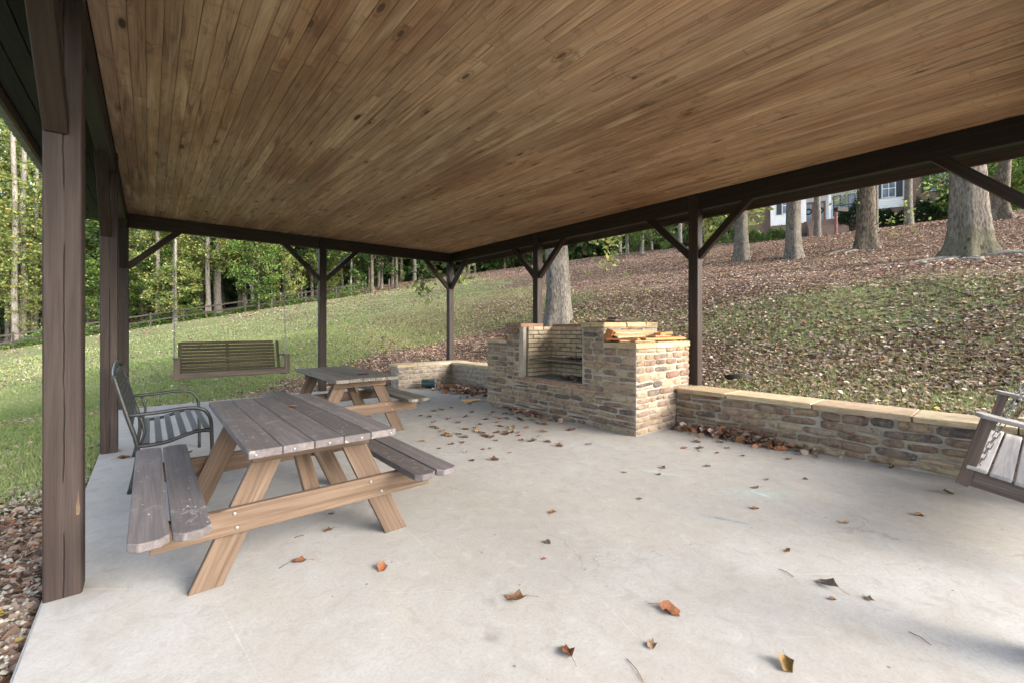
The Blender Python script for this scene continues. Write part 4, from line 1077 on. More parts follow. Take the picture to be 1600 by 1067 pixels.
# twigs lying about on the slope
def twigs():
    vs = []; fs = []; rg = random.Random(9)
    for i in range(60):
        x = rg.uniform(6.5, 26); y = rg.uniform(-2, 22); a = rg.uniform(0, 6.28); L = rg.uniform(.2, 1.1)*(1+.03*x); w = rg.uniform(.006, .016); prev = None
        for q in range(4):
            t = q/3; px_ = x+math.cos(a)*L*t; py_ = y+math.sin(a)*L*t; a += rg.uniform(-.3, .3); z = gz(px_, py_)+.03+.02*rg.random(); k = len(vs)
            for sgn in range(3): an = sgn*2.094; vs.append((px_+math.sin(a)*math.cos(an)*w*(1-.6*t), py_-math.cos(a)*math.cos(an)*w*(1-.6*t), z+math.sin(an)*w*(1-.6*t)))
            if prev is not None:
                for g_ in range(3): fs.append((prev+g_, prev+(g_+1) % 3, k+(g_+1) % 3, k+g_))
            prev = k
    tag(new('twigs', pydata('twigs', vs, fs, M['barkbrown'])), 'fallen twigs and sticks lying among the leaves on the slope', 'twigs', kind='stuff')
twigs()
# drifts of leaves against the walls on the slab
def drift(name, label, cx, cy, rx, ry, n, hgt, ang=0, prr=None, br=1.1):
    r = np.abs(np.random.randn(n))*.55; a = np.random.rand(n)*6.283; x = np.cos(a)*r*rx; y = np.sin(a)*r*ry
    X = cx+x*math.cos(ang)-y*math.sin(ang); Y = cy+x*math.sin(ang)+y*math.cos(ang)
    k = (X < 5.47) & (Y < 8.76); 
    if name != 'x': k &= ~((X > FX-.03) & (Y > BY0-.02) & (Y < BY1+.02))
    X, Y, r = X[k], Y[k], r[k]; Z = np.random.rand(len(X))*hgt*np.exp(-r*r*1.2)
    P = np.array([.18, .2, .12, .06, .12, .26, .02, .03, .03])
    me = leaf_scatter(name, X, Y, Z, .075, .7, pr=P, bright=br, lift=.01); tag(new(name, me), label, 'fallen leaves', kind='stuff')
drift('leaf_drift', 'drift of rusty leaves against the retaining wall next to the barbecue', 5.42, 2.30, .16, .85, 620, .09)
drift('leaf_drift', 'heap of red brown leaves in the far corner before the low wall', 5.05, 7.7, .42, 1.0, 900, .09, R(8))
drift('leaf_drift', 'few leaves gathered along the foot of the barbecue front', 4.50, 5.0, .10, .7, 90, .02)
X = np.random.uniform(4.75, 5.2, 130); Y = np.random.uniform(4.0, 4.75, 130)
tag(new('leaf_drift', leaf_scatter('leaf_drift', X, Y, np.full(130, OZ+.012), .05, .5, bright=.6)), 'dark dead leaves on the floor of the firebox', 'fallen leaves', kind='stuff')
X = np.random.uniform(4.85, 5.2, 60); Y = np.random.uniform(4.0, 4.75, 60)
tag(new('leaf_drift', leaf_scatter('leaf_drift', X, Y, np.full(60, .845), .045, .5, bright=.35)), 'black charred bits on the grill plate', 'fallen leaves', kind='stuff')

# grass blades
def grass():
    VV = []; CC = []
    for (n, xr, yr, h) in [(300000, (-5, -.42), (1.5, 14), .045), (330000, (-5, 12), (9.6, 18), .05), (200000, (5.97, 15), (-3, 14), .05), (220000, (-12, 26), (14, 34), .075)]:
        X = np.random.uniform(*xr, n); Y = np.random.uniform(*yr, n)
        lt = litter(X, Y); z = np.hypot(X, Y)
        k = (np.random.rand(n) > lt*1.25) & inview(X, Y, 1.12) & ~onslab(X, Y) & (np.random.rand(n) < np.clip((9/z)**1.1, .2, 1))
        X, Y = X[k], Y[k]; n = len(X); Z = ground(X, Y); a = np.random.rand(n)*6.283; w = .004+.0006*np.hypot(X, Y)*.8; hh = h*np.random.uniform(.5, 1.4, n)
        dx, dy = np.cos(a)*w, np.sin(a)*w; lx, ly = np.random.randn(n)*hh*.45, np.random.randn(n)*hh*.45
        v = np.zeros((n, 3, 3)); v[:, 0] = np.stack([X-dx, Y-dy, Z-.004], 1); v[:, 1] = np.stack([X+dx, Y+dy, Z-.004], 1); v[:, 2] = np.stack([X+lx, Y+ly, Z+hh], 1)
        patch = .5+.5*np.sin(X*.9+np.sin(Y*.7)*1.5)*np.sin(Y*.8+.5)
        base = np.array([(.18, .25, .085)])*(1-patch[:, None])+np.array([(.28, .325, .14)])*patch[:, None]
        dry = (sst((X-5)/3)*(Y < 18)*.75)[:, None]; base = base*(1-dry)+np.array([(.235, .235, .12)])*dry
        lush = np.exp(-((X+1.3)/.9)**2)*np.exp(-((Y-4.6)/1.6)**2)+np.exp(-((Y-10.3)/.7)**2)*.8
        base = base*(1-.5*lush[:, None])+np.array([(.07, .14, .04)])*.5*lush[:, None]
        c = base*np.random.uniform(.6, 1.35, (n, 1)); VV.append(v.reshape(-1, 3)); CC.append(np.repeat(c, 3, 0))
    V = np.concatenate(VV); F = np.arange(len(V)).reshape(-1, 3); print('grass', len(F))
    tag(new('grass', npmesh('grass', V, F, M['grass'], np.concatenate(CC))), 'short green grass of the sloping lawn', 'grass', kind='stuff')
grass()
# pale gravel beside the slab
n = 2200; X = -.42-np.abs(np.random.randn(n))*.38-.02; Y = np.random.uniform(1.4, 5.7, n); k = np.random.rand(n) < .35+.65*((Y > 4.8) | (Y < 3.4)); X, Y = X[k], Y[k]; n = len(X)
s = np.random.uniform(.007, .02, n); oc = np.array([(1, 0, 0), (-1, 0, 0), (0, 1, 0), (0, -1, 0), (0, 0, .7), (0, 0, -.7)]); V = np.stack([X, Y, ground(X, Y)+.022], 1)[:, None]+oc[None]*s[:, None, None]*np.random.uniform(.6, 1.4, (n, 6, 1))
F = (np.arange(n)[:, None, None]*6+np.array([[0, 2, 4], [2, 1, 4], [1, 3, 4], [3, 0, 4], [2, 0, 5], [1, 2, 5], [3, 1, 5], [0, 3, 5]])[None]).reshape(-1, 3)
tag(new('gravel', npmesh('gravel', V.reshape(-1, 3), F, M['gravel'], np.repeat(np.random.uniform(.12, .30, (n, 1))*np.array([[1, .98, .88]]), 6, 0))), 'pale gravel along the left edge of the slab', 'gravel', kind='stuff')

# ---------------------------------------------------------------- trees
def trunkmesh(name, r0, h, mat, seed, flare=1.0, lobes=0, lean=(0, 0), taper=.55, seg=20, rings=16):
    r = random.Random(seed); vs = []; fs = []; ph = r.uniform(0, 6)
    zs = [0-.25, 0, .08, .2, .4, .7, 1.1, 1.6, 2.2, 3, 4, 5.5, 7, 9, 11.5, 14, 17, 20, 24]; zs = [z for z in zs if z < h]+[h]
    for z in zs:
        t = max(z, 0)/h; rad = r0*(1-(1-taper)*t)*(1+flare*math.exp(-max(z, 0)/(.30+r0*.5)))
        cx = lean[0]*z+.03*r0*8*math.sin(z*.45+ph)*min(1, z/3); cy = lean[1]*z+.25*r0*math.sin(z*.6+ph*2)*min(1, z/3)
        for k in range(seg):
            a = 2*math.pi*k/seg; f = 1
            if lobes: f = 1+.42*flare*math.exp(-max(z, 0)/.6)*math.cos(lobes*a+ph)+.05*math.cos(lobes*a+ph)
            f *= 1+r.uniform(-.035, .035); vs.append((cx+math.cos(a)*rad*f, cy+math.sin(a)*rad*f, z))
    m = len(zs)
    for i in range(m-1):
        for k in range(seg): fs.append((i*seg+k, i*seg+(k+1) % seg, (i+1)*seg+(k+1) % seg, (i+1)*seg+k))
    fs.append(tuple((m-1)*seg+k for k in range(seg)))
    return pydata(name, vs, fs, mat, True)
PAL = {
 'yg': .95*np.array([(.22, .28, .09), (.17, .23, .075), (.30, .34, .12), (.12, .17, .06), (.38, .34, .09), (.27, .17, .07), (.08, .125, .04)]),
 'g': 1.1*np.array([(.07, .13, .03), (.10, .18, .04), (.14, .23, .06), (.045, .09, .025), (.20, .26, .07), (.22, .2, .04), (.035, .07, .02)]),
 'dk': 1.6*np.array([(.03, .055, .02), (.045, .08, .025), (.06, .11, .03), (.03, .05, .02), (.09, .13, .04), (.08, .07, .03), (.015, .03, .01)]),
 'shrub': np.array([(.02, .045, .02), (.03, .06, .025), (.05, .085, .03), (.015, .03, .015), (.06, .09, .035), (.04, .05, .02), (.01, .02, .01)]),
}
PP = np.array([.24, .22, .16, .18, .1, .04, .06])
def leafcloud(name, P, size, pal, droop=.6, pp=PP, star=False):
    n = len(P); nrm = np.random.randn(n, 3); nrm[:, 2] = np.abs(nrm[:, 2])+droop; nrm /= np.linalg.norm(nrm, axis=1)[:, None]
    a = np.random.randn(n, 3); t = a-nrm*np.sum(a*nrm, 1)[:, None]; t /= np.linalg.norm(t, axis=1)[:, None]; b = np.cross(nrm, t)
    s = size*np.random.uniform(.55, 1.3, n)[:, None]
    V = np.stack([P-t*s*.55, P+b*s*.36-nrm*s*.08, P+t*s*.6-nrm*s*.05, P-b*s*.36-nrm*s*.08], 1)
    F = np.arange(n*4).reshape(-1, 4); C = PAL[pal][np.random.choice(7, n, p=pp/pp.sum())]*np.random.uniform(.75, 1.25, (n, 1))
    return npmesh(name, V.reshape(-1, 3), F, M['foliage'], np.repeat(C, 4, 0))
def crownpts(n, R_, z0, z1, ncl=60, seed=0, tight=.16, flat=.5):
    rg = np.random.RandomState(seed); cl = []
    while len(cl) < ncl:
        p = rg.uniform(-1, 1, 3)
        q = np.hypot(p[0], p[1])
        lim = math.sqrt(max(0, 1-abs(p[2])**2.2))
        if q < lim and q > .15*rg.rand(): cl.append(p)
    cl = np.array(cl); w = rg.uniform(.4, 1.6, ncl); ci = rg.choice(ncl, n, p=w/w.sum())
    P = cl[ci]+rg.randn(n, 3)*tight*np.array([1, 1, flat*.8]); P[:, :2] *= R_; P[:, 2] = z0+(P[:, 2]+1)/2*(z1-z0); return P
def crown_branches(P, seed, h0, nb=9):
    """thin limbs from the trunk axis into the crown"""
    rg = random.Random(seed); vs = []; fs = []
    for i in range(nb):
        q = P[rg.randrange(len(P))]; z = max(h0, q[2]-rg.uniform(.5, 2.)); a = Vector((0, 0, z)); b = Vector(q); mid = (a+b)/2+Vector((0, 0, -.2)); r = .05
        prev = None
        for p, rr in ((a, r), (mid, r*.6), (b, r*.2)):
            k = len(vs)
            for s in range(4): an = s*math.pi/2; vs.append(p+Vector((math.cos(an)*rr, math.sin(an)*rr*.7, math.sin(an)*rr)))
            if prev is not None:
                for s in range(4): fs.append((prev+s, prev+(s+1) % 4, k+(s+1) % 4, k+s))
            prev = k
    return vs, fs
CR = []
for i, (pal, R_, z0, z1, n, sz) in enumerate([('yg', 3.8, 4.2, 18, 5200, .27), ('yg', 3.4, 3.2, 15, 4600, .25), ('g', 4.0, 5.5, 19, 5600, .27), ('g', 3.0, 1.0, 9, 5200, .23), ('dk', 3.8, 2.0, 16, 6500, .28), ('yg', 2.4, .5, 6.5, 3200, .20)]):
    P = crownpts(n, R_, z0, z1, 95, i+1, .10); me = leafcloud('crown', P, sz, pal)
    v, f = crown_branches(P, i, z0*.8, 14); bme_ = pydata('limbs', v, f, M['barkdark'], True); CR.append((me, bme_))
TRC = {}
def tree(u, z, wpx, kind, mat, label, group=None, h=18, lean=(0, 0), name='forest_tree', crown_scale=1., flare=.5, lobes=0, seed=None, XY=None):
    x, y = Wz(u, z) if XY is None else XY; gzv = gz(x, y); r0 = round(wpx*z/FPX/2, 2) if wpx > 1 else wpx/2
    r0 = max(r0, .05)
    sd_ = seed if seed is not None else int(u*7+z)
    t = thing(name, label, 'tree', (x, y, gzv), 0, group)
    o = new('trunk', trunkmesh('trunk', r0, h, M[mat], sd_, flare, lobes, lean)); o.location = (x, y, gzv); setparent(o, t)
    if kind is not None:
        cm, lm = CR[kind]; rz = random.Random(sd_).uniform(0, 6.28); sc = crown_scale*random.Random(sd_+1).uniform(.85, 1.15)
        for nm, m_ in (('crown', cm), ('limbs', lm)):
            o = new(nm, m_); o['kind'] = 'stuff'; o.location = (x+lean[0]*8, y+lean[1]*8, gzv); o.rotation_euler = (0, 0, rz); o.scale = (sc, sc, min(1.15, max(.9, sc))); setparent(o, t)
    return t
# --- the yard trees on the right, and the one behind the barbecue
def bigtree(u, z, wpx, mat, label, h, flare, lobes, lean=(0, 0), roots=0, seed=1, crown=2):
    t = tree(u, z, wpx, None, mat, label, None, h, lean, 'yard_tree', 1, flare, lobes, seed)
    x, y = t.location.x, t.location.y; r0 = wpx*z/FPX/2; rg = random.Random(seed)
    P = crownpts(9000, 5.2, 5.5, 14, 80, seed+50); o = new('crown', leafcloud('crown', P, .22, 'yg')); o.location = t.location; setparent(o, t)
    v, f = crown_branches(P, seed, 4.5, 16); v = [Vector((q.x, q.y, q.z)) for q in v]; o = new('limbs', pydata('limbs', v, f, M[mat], True)); o['kind'] = 'stuff'; o.location = t.location; setparent(o, t)
    for k in range(roots):
        a = R(128)+k*R(17)+rg.uniform(-.12, .12); L = rg.uniform(1.4, 3.6); pts = []; wv = rg.uniform(-.5, .5)
        for s in range(9):
            q = s/8; rr = r0*.8+q*L; aa = a+wv*q*.6+.12*math.sin(q*7+k); px, py = x+math.cos(aa)*rr, y+math.sin(aa)*rr
            pts.append((px, py, gz(px, py)+.03-.055*q+.03*math.sin(q*9+k)))
        tube('root', pts, [.085*(1-.75*s/8) for s in range(9)], M['rootbark'], t, 7, .8)
    return t
bigtree(872, 13.0, 36, 'bark', 'big grey barked tree rising right behind the barbecue', 15, .30, 5, (0, 0), 0, 11)
bigtree(1514, 11.8, 44, 'barkmoss', 'largest yard tree, flared mossy base with spreading roots, cut by the roof brace', 14, .50, 5, (.012, -.01), 8, 12)
bigtree(1353, 19.0, 25, 'barkbrown', 'dark yard tree with deep furrows and a swept base before the house', 14, .42, 4, (-.03, .02), 3, 13)
bigtree(1240, 19.6, 21, 'bark', 'grey yard tree with a scarred foot in front of the left white gable', 14, .32, 5, (0, 0), 0, 14)
bigtree(1157, 21.5, 20, 'bark', 'yard tree seen just right of the middle right post brace', 14, .3, 5, (0, 0), 0, 15)
for (u, z, w, lb) in [(1277, 30, 9, 'thin yard tree before the front steps of the house'), (1420, 27, 10.5, 'slim grey yard tree before the corner of white siding and brick'), (1368, 24, 7, 'thin trunk just right of the dark furrowed tree')]:
    tree(u, z, w, None, 'bark', lb, None, 12, name='yard_tree', flare=.3)
tree(1560, 22, 20, None, 'barkbrown', 'leaning dark tree at the right edge behind the big flared one', None, 5.5, (.12, -.1), 'yard_tree', flare=.8, lobes=4)
# low boughs of green yellow leaves hanging in the yard
def bough(label, pts, n, size, spread, pal='yg', r=.012, seed=0, mat='barkbrown'):
    n = int(n*1.7); size *= 1.25
    rg = np.random.RandomState(seed); pts = [np.array(p) for p in pts]
    t = thing('leafy_bough', label, 'branch', tuple(pts[0]))
    tube('stem', [tuple(p) for p in pts], [r*(1-.7*i/(len(pts)-1)) for i in range(len(pts))], M[mat], t, 5)
    P = []
    for i in range(n):
        q = rg.rand()*(len(pts)-1.001); j = int(q); b = pts[j]*(1-(q-j))+pts[j+1]*(q-j); P.append(b+rg.randn(3)*spread*np.array([1, 1, .9]))
    o = new('leaves', leafcloud('leaves', np.array(P), size, pal), t); o['kind'] = 'stuff'; return t
def PZ(u, v, z): x, y = Wz(u, z); return (x, y, CAMH+(HZ-v)/FPX*z)
bough('drooping bough of green and yellow leaves left of the corner post', [PZ(735, 380, 11.6), PZ(690, 400, 11.5), PZ(665, 425, 11.4), PZ(655, 462, 11.4)], 110, .13, .16, seed=3)
bough('short leafy twig hanging between the braces of the corner post', [PZ(760, 370, 11.7), PZ(745, 395, 11.7), PZ(730, 425, 11.7), PZ(722, 442, 11.7)], 45, .12, .12, seed=4)
bough('long thin bough with yellow leaves hanging right of the grey tree', [PZ(985, 320, 12.4), PZ(960, 355, 12.3), PZ(950, 390, 12.3), PZ(945, 430, 12.2)], 90, .12, .22, seed=5)
bough('spray of yellow green leaves by the beam right of the grey tree', [PZ(905, 350, 12.2), PZ(925, 365, 12.2), PZ(940, 378, 12.2)], 30, .11, .14, seed=6)
bough('yellow green bough across the brick part of the house', [PZ(1490, 270, 17), PZ(1450, 300, 17.5), PZ(1415, 335, 18), PZ(1385, 360, 18.5)], 70, .12, .32, seed=7)
bough('yellow green bough in front of the porch windows', [PZ(1345, 280, 19), PZ(1325, 300, 19), PZ(1310, 320, 19)], 35, .13, .22, seed=8)
bough('yellow green bough left of the house', [PZ(1195, 300, 24), PZ(1180, 325, 24), PZ(1172, 345, 24)], 120, .22, .35, seed=9)
bough('bright green bough under the beam right of the middle post', [PZ(1130, 320, 22), PZ(1110, 335, 22), PZ(1100, 352, 22)], 150, .20, .40, seed=10)

# --- woods beyond the fence on the left
LBL = 'slender grey trunk among the woods beyond the fence'
wg = 'trees in the woods beyond the fence'
spec = [ # u, depth, px width, crown kind, bark, label
 (24, 42, 8.5, 0, 'barkpale', 'tall pale forked tree left of the nearest post, the first in the wood'),
 (36, 43, 8.5, 1, 'barkpale', 'pale leaning tree touching the forked one left of the nearest post'),
 (379, 50, 12.5, 2, 'barkpale', 'stout pale grey tree standing alone beyond the fence above the swing'),
 (341, 46, 10.5, 0, 'barkpale', 'thick grey tree behind the fence, right one of a close pair above the swing'),
 (326, 44, 7, 1, 'barkpale', 'thin grey tree, left one of a close pair above the swing'),
 (274, 41, 6.2, 5, 'barkpale', 'thin pale tree whose foot shows before the fence above the left swing chain'),
 (246, 42, 6.5, 0, 'barkpale', 'pale slim tree between the second left post and the swing chain'),
]
for (u, z, w, k, mt, lb) in spec: tree(u, z, w, k, mt, lb, None, 26 if u < 40 else 19, (random.uniform(-.01, .01), random.uniform(-.01, .01)))
rt = random.Random(77)
for i in range(58):
    u = rt.uniform(-120, 620); z = rt.uniform(45, 74)+max(0, u-400)*.02; 
    tree(u, z, rt.uniform(3.2, 6.5), rt.choice([0, 1, 2, 2, 4, 4, 4]), rt.choice(['barkpale', 'barkpale', 'barkdark']), LBL, wg, 20, (rt.uniform(-.03, .03), rt.uniform(-.03, .03)), seed=1000+i)
for i in range(14):   # low, bright edge growth
    u = rt.uniform(-100, 560); z = rt.uniform(40.5, 46)+max(0, u-380)*.05
    tree(u, z, 2.2, rt.choice([5, 5, 3, 1]), 'barkdark', 'low leafy sapling at the edge of the wood behind the fence', 'saplings at the edge of the wood', 5, (rt.uniform(-.05, .05), 0), 'sapling', rt.uniform(.55, .95), seed=2000+i)
for i in range(26):   # woods over the crest, middle of the picture
    u = rt.uniform(560, 1160); z = rt.uniform(62, 88)
    tree(u, z, rt.uniform(3.5, 7), rt.choice([4, 4, 2, 0]), rt.choice(['barkpale', 'barkdark', 'barkbrown']), 'tree in the dark woods over the crest of the hill', 'trees over the crest of the hill', 19, (rt.uniform(-.03, .03), 0), 'forest_tree', seed=3000+i)
for i, (u, z, w) in enumerate([(980, 52, 5), (1003, 50, 6), (1063, 44, 6), (864, 58, 5)]):
    tree(u, z, w, 3 if i % 2 else 0, 'barkpale', ['left one of two pale trunks on the crest right of the grey tree', 'right one of two pale trunks on the crest right of the grey tree', 'pale trunk on the crest just left of the middle right post', 'thin trunk on the crest left of the grey tree'][i], None, 17, seed=3300+i)
for i in range(16):   # right edge behind the big tree and house
    u = rt.uniform(1500, 1800); z = rt.uniform(30, 55)
    tree(u, z, rt.uniform(5, 9), rt.choice([3, 0, 2]), 'barkdark', 'green tree beside and behind the right end of the house', 'trees right of the house', 14, (rt.uniform(-.05, .05), 0), 'forest_tree', seed=3600+i)
for i, (u, z, sc_) in enumerate([(-60, 44, 1.5), (-20, 47, 1.6), (12, 50, 1.7), (55, 46, 1.55), (90, 52, 1.6), (130, 50, 1.5), (-90, 50, 1.7), (30, 58, 1.9)]):
    t_ = tree(u, z, 5.5, [2, 0, 1, 0, 2, 1, 0, 2][i], 'barkpale', 'tall tree with an open crown at the left edge of the woods', 'tall trees at the left edge of the woods', 27, (rt.uniform(-.01, .01), 0), 'forest_tree', seed=5000+i)
    for k_ in bpy.data.objects:
        if k_.parent == t_ and not k_.name.startswith('trunk'): k_.scale = (1.15, 1.15, sc_)
# far forest mass
def backwood():
    n = 240000; u = np.random.uniform(-180, 1350, n); z = np.random.uniform(76, 118, n); k = (u-800)/FPX; X = (k*cT+sT)*z; Y = (-k*sT+cT)*z
    hgt = np.random.rand(n)**1.25*(22+3*np.sin(u*.021)+2.5*np.sin(u*.057)); G = ground(X, Y); Z = G+hgt
    lump = np.sin(X*.5+3*np.sin(Y*.21))+np.sin(Y*.43+2*np.sin(X*.33))+np.sin(Z*.9+X*.3); kk = (lump > -1.3) & ~((X > 38) & (Y < 30) & (z < 90))
    P = np.stack([X, Y, Z], 1)[kk]; me = leafcloud('far_woods', P, 1.05, 'dk', -.5); tag(new('far_woods', me), 'dense dark woods filling the distance behind the trees', 'woods', kind='stuff')
backwood()
n = 42000; u = np.random.uniform(1490, 2000, n); z = np.random.uniform(52, 75, n); k = (u-800)/FPX; X = (k*cT+sT)*z; Y = (-k*sT+cT)*z; Z = ground(X, Y)+np.random.rand(n)*13
kk = ((X-HX0)*HFX+(Y-HY0)*HFY > 17)
tag(new('far_woods', leafcloud('far_woods', np.stack([X, Y, Z], 1)[kk], .6, 'g', -.3)), 'green woods behind and right of the house', 'woods', kind='stuff')
# undergrowth along the fence
n = 26000; T_ = np.random.rand(n); fx = np.interp(T_, [0, .45, .8, 1], [-15, .1, 9.5, 18]); fy = np.interp(T_, [0, .45, .8, 1], [53.5, 52.5, 49, 46])
X = fx+np.random.randn(n)*.6; Y = fy+np.abs(np.random.randn(n))*1.6+.1; Z = ground(X, Y)+np.random.rand(n)**1.6*(.9+.7*np.sin(X*.8))
tag(new('undergrowth', leafcloud('undergrowth', np.stack([X, Y, Z], 1), .16, 'g')), 'weeds and undergrowth along the foot of the fence', 'undergrowth', kind='stuff')

# ---------------------------------------------------------------- fence
fen = thing('rail_fence', 'long weathered wooden rail fence running up the edge of the lawn', 'fence', (0, 52, gz(0, 52)))
poly = [(-30, 52), (-14, 52.6), (.1, 51.6), (9.5, 48.2), (17.5, 45.0)]
segs = []; pts = []
for (a, b) in zip(poly, poly[1:]):
    L = math.dist(a, b); n = max(1, round(L/2.6))
    for i in range(n): pts.append((a[0]+(b[0]-a[0])*i/n, a[1]+(b[1]-a[1])*i/n))
pts.append(poly[-1])
for i, (x, y) in enumerate(pts): z = gz(x, y); timber('fence_post', (x, y, z-.2), (x, y, z+1.3), .13, .11, M['fence'], fen, up=(0, 1, 0))
for (a, b) in zip(pts, pts[1:]):
    for hh in (.55, 1.12): timber('fence_rail', (a[0], a[1]-.08, gz(*a)+hh), (b[0], b[1]-.08, gz(*b)+hh), .04, .13, M['fence'], fen)
for (u, z, hh, mt, lb, w) in [(322, 43.5, 1.35, 'greypine', 'reddish wooden stake in the fence line', .14), (438, 46, 1.5, 'greypine', 'pale new post in the fence line', .13), (504, 46, 1.2, 'whitepaint', 'short white post at the upper end of the fence', .35), (608, 47, 1.3, 'fence', 'lone grey post on the crest left of the corner post', .16)]:
    x, y = Wz(u, z-1.5); zg = gz(x, y); tag(timber('stake', (x, y, zg-.2), (x, y, zg+hh), w, w*.8, M[mt], None, up=(0, 1, 0)), lb, 'post')

# ---------------------------------------------------------------- house on the hill
HC = Vector((0, 0, 0)); x0_, y0_ = Wz(1204, 44.0)
dx_, dy_ = .87, -.50                                   # facade direction in camera axes (right, depth)
fdir = Vector((dx_*cT+dy_*sT, -dx_*sT+dy_*cT, 0)).normalized(); fn = Vector((fdir.y, -fdir.x, 0))
if fn.dot(Vector((-x0_, -y0_, 0))) < 0: fn = -fn
hang = math.atan2(fdir.y, fdir.x); HZ0 = 10.75
house = thing('house', 'white and brick house with black shutters on top of the hill', 'house', (x0_, y0_, HZ0), 0)
def HP(t, d, z): return Vector((x0_, y0_, HZ0))+fdir*t+fn*d+Vector((0, 0, z))
def hbox(name, t0, t1, d0, d1, z0, z1, mat, parent=house, bev=0):
    c_ = HP((t0+t1)/2, (d0+d1)/2, (z0+z1)/2); o = bpy.data.objects.new(name, boxmesh(abs(t1-t0), abs(d1-d0), abs(z1-z0), M[mat], bev)); COL.objects.link(o); o.location = c_; o.rotation_euler = (0, 0, hang)
    if parent is not None: setparent(o, parent)
    return o
def hx(u):   # position along the facade seen at picture column u
    k = (u-800)/FPX; xx = (1204-800)/FPX*44; return (k*44-xx)/(dx_-k*dy_)
def brickbox(name, t0, t1, d0, d1, z0, z1):
    me = bpy.data.meshes.new(name); bm = bmesh.new(); bmesh.ops.create_cube(bm, size=1)
    for v in bm.verts: v.co = Vector((v.co.x*abs(t1-t0), v.co.z*abs(z1-z0), -v.co.y*abs(d1-d0)))
    bm.normal_update(); bm.to_mesh(me); bm.free(); me.materials.append(M['brick'])
    o = bpy.data.objects.new(name, me); COL.objects.link(o); o.location = HP((t0+t1)/2, (d0+d1)/2, (z0+z1)/2)
    o.rotation_euler = (Matrix.Rotation(hang, 3, 'Z') @ Matrix.Rotation(R(90), 3, 'X')).to_euler(); setparent(o, house); return o
ta, tb, tc_, td, te = hx(1204), hx(1256), hx(1366), hx(1416), hx(1482)
def window(t, z, w, h, d, sh=True, dark=False):
    f = hbox('window_frame', t-w/2-.06, t+w/2+.06, d, d+.06, z-.06, z+h+.06, 'trim' if not dark else 'blackmetal')
    p = hbox('pane', t-w/2, t+w/2, d+.02, d+.075, z, z+h, 'glass', f)
    hbox('mullion', t-.02, t+.02, d+.07, d+.095, z, z+h, 'trim' if not dark else 'blackmetal', f); hbox('mullion', t-w/2, t+w/2, d+.068, d+.092, z+h*.48, z+h*.52, 'trim' if not dark else 'blackmetal', f)
    if sh:
        for s in (-1, 1): hbox('shutter', t+s*(w/2+.32)-.22, t+s*(w/2+.32)+.22, d, d+.05, z-.08, z+h+.08, 'shutter')
brickbox('brick_wall', ta-3.2, ta-.01, -9, -1.0, -1.5, 5.2)
brickbox('foundation', ta, tb, -8, -.05, -1.5, .75); hbox('siding_wall', ta, tb, -8, 0, .75, 5.2, 'siding')
for k in range(22): hbox('siding_board', ta, tb, 0, .018, .78+k*.2, .95+k*.2, 'siding')
window(hx(1231), 1.9, .85, 1.5, .02)
brickbox('porch_wall', tb, tc_, -8, -2.2, -1.0, .9); hbox('porch_back_wall', tb, tc_, -8, -2.21, .9, 5.2, 'siding'); brickbox('porch_floor', tb, tc_, -2.2, 0, -1.2, .85)
for u in (1258, 1297): hbox('porch_column', hx(u)-.1, hx(u)+.1, -.25, -.05, .85, 5.0, 'trim')
dt = hx(1276); hbox('door', dt-.95, dt+.95, -2.2, -2.12, .87, 3.2, 'doorwood')
for s in (-.48, .48):
    hbox('door_glass', dt+s-.3, dt+s+.3, -2.12, -2.10, 1.3, 3.0, 'glass')
    ring = [tuple(HP(dt+s+.26*math.cos(a), -2.05, 2.25+.26*math.sin(a))) for a in [i*math.pi/6 for i in range(13)]]; tube('wreath', ring, .07, M['wreath'], house, 6)
window(hx(1319), 1.6, 1.0, 1.9, -2.2, False, True); window(hx(1332), 1.6, 1.0, 1.9, -2.2, False, True)
for k in range(18): t_ = hx(1300)+k*(tc_-hx(1300))/17; hbox('railing_baluster', t_-.012, t_+.012, -.12, -.10, .86, 1.75, 'blackmetal')
hbox('railing', hx(1300), tc_, -.13, -.09, 1.75, 1.79, 'blackmetal')
brickbox('foundation', tc_, td, -8, -.05, -1.2, 1.35); hbox('siding_wall', tc_, td, -8, 0, 1.35, 5.2, 'siding')
for k in range(19): hbox('siding_board', tc_, td, 0, .018, 1.38+k*.2, 1.55+k*.2, 'siding')
window(hx(1389), 2.35, .85, 1.5, .02)
brickbox('brick_wall', td, te+3, -8, .35, -1.2, 5.2); window(hx(1463), 2.4, .9, 1.5, .37)
brickbox('chimney', te+1, te+2.2, .35, .9, -1, 7)
for k in range(9):   # front steps down towards the yard
    o = brickbox('step', tb+.2-.12*k*0, hx(1302)+.1*k, 0+k*.33, .34+k*.33, -1.6, .82-k*.165)
me = pydata('roof', [tuple(HP(a, b, c_)) for a, b, c_ in ((ta-3.6, .7, 5.1), (te+3.4, .7, 5.1), (te+3.4, -4, 7.8), (ta-3.6, -4, 7.8), (te+3.4, -9.4, 5.1), (ta-3.6, -9.4, 5.1))], [(0, 1, 2, 3), (3, 2, 4, 5)], M['shingle']); new('roof', me, house)
for a, b in ((ta-3.4, .01), (te+3.2, .01)):
    me = pydata('gable_end', [tuple(HP(a, .5, 5.05)), tuple(HP(a, -9.2, 5.05)), tuple(HP(a, -4, 7.7))], [(0, 1, 2)], M['siding']); new('gable_end', me, house)
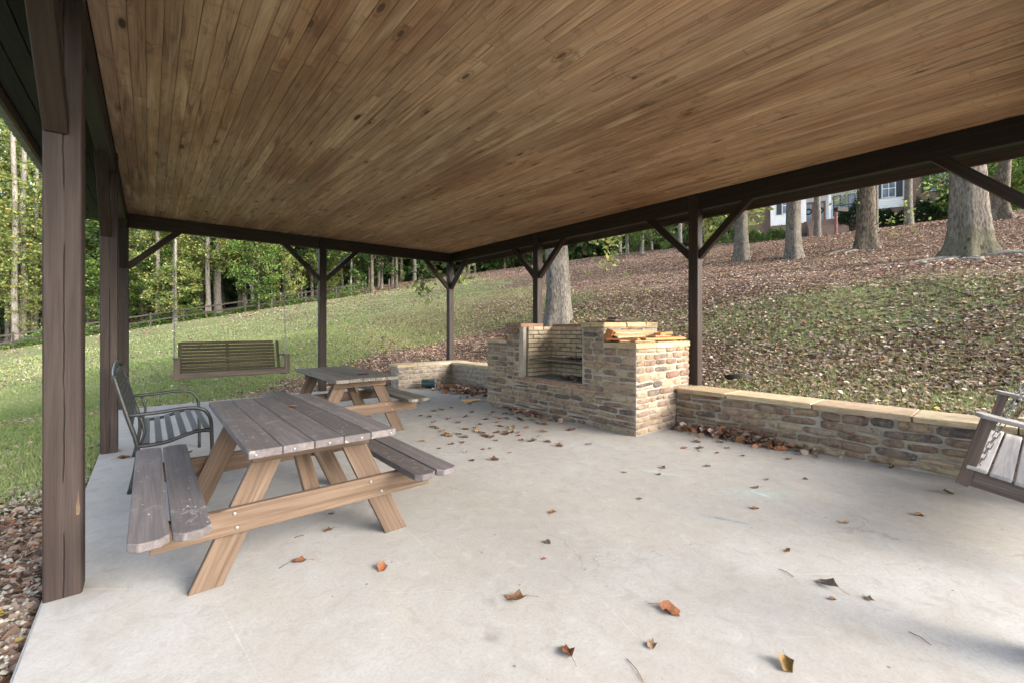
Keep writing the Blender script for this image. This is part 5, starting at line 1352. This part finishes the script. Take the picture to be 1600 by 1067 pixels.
def bush(u0, u1, d, z0, h, dep, label, n=5000, sz=.12, pal='shrub', name='hedge'):
    t0, t1 = hx(u0), hx(u1); rg = np.random.RandomState(int(u0)); A = rg.rand(n); th = rg.rand(n)*math.pi; 
    T_ = t0+(t1-t0)*A; lump = 1+.18*np.sin(T_*3.1)+.12*np.sin(T_*7.7+1); rr = np.abs(rg.randn(n)*.12+.9)
    D_ = d+np.cos(th)*rr*dep/2; Z_ = z0+np.sin(th)**.6*rr*h*lump
    f = np.array(fdir); nn = np.array(fn); P = np.array([x0_, y0_, HZ0])+T_[:, None]*f+D_[:, None]*nn; P[:, 2] += Z_
    tag(new(name, leafcloud(name, P, sz, pal)), label, 'hedge')
bush(1367, 1417, 1.2, -.6, 1.3, 1.2, 'clipped dark hedge below the white gable with the square window', 6000)
bush(1425, 1484, 1.6, -.6, 1.9, 1.8, 'taller dark green shrubs before the brick wall of the house', 8000, pal='shrub')
bush(1306, 1360, 1.6, -.6, 2.0, 1.6, 'dark shrubs right of the front steps', 7000)
bush(1160, 1206, 1.0, -1.4, 1.4, 1.6, 'low shrubs left of the white gable, lighter leaves on top', 6000, pal='g')
bush(1206, 1250, 1.0, -1.2, 1.2, 1.2, 'mixed green shrub under the left white gable', 5000, pal='g')
# strip of green lawn before the house, on the terrace
# rust coloured post with a flat dark top on the crest
x, y = Wz(1306, 32); zg = gz(x, y)
mp = thing('garden_post', 'rust red post with a flat dark box on top, on the crest before the steps', 'post', (x, y, zg))
timber('pole', (x, y, zg-.1), (x, y, zg+1.75), .15, .15, M['rustpost'], mp, up=(0, 1, 0)); timber('top_box', (x-.05, y, zg+1.9), (x+.75, y-.45, zg+1.9), .35, .3, M['blackmetal'], mp)
# black drain pipe end in the leaves behind the right wall
x, y = 7.0, 2.9; zg = gz(x, y)
tag(tube('drain_pipe', [(x-.1, y+.16, zg+.02), (x, y, zg+.04), (x+.1, y-.16, zg+.02)], .045, M['blackmetal'], None, 10), 'black pipe end lying in the leaves behind the right post', 'pipe')
# small heater/charcoal thing on second table: ring of wire
x, y = 2.05, 5.35
tag(tube('wire_ring', [(x+.07*math.cos(a), y+.05*math.sin(a), .757) for a in [i*math.pi/6 for i in range(13)]], .005, M['blackmetal'], None, 5), 'small dark wire ring lying on the farther table', 'wire')
print('objects', len(bpy.data.objects))
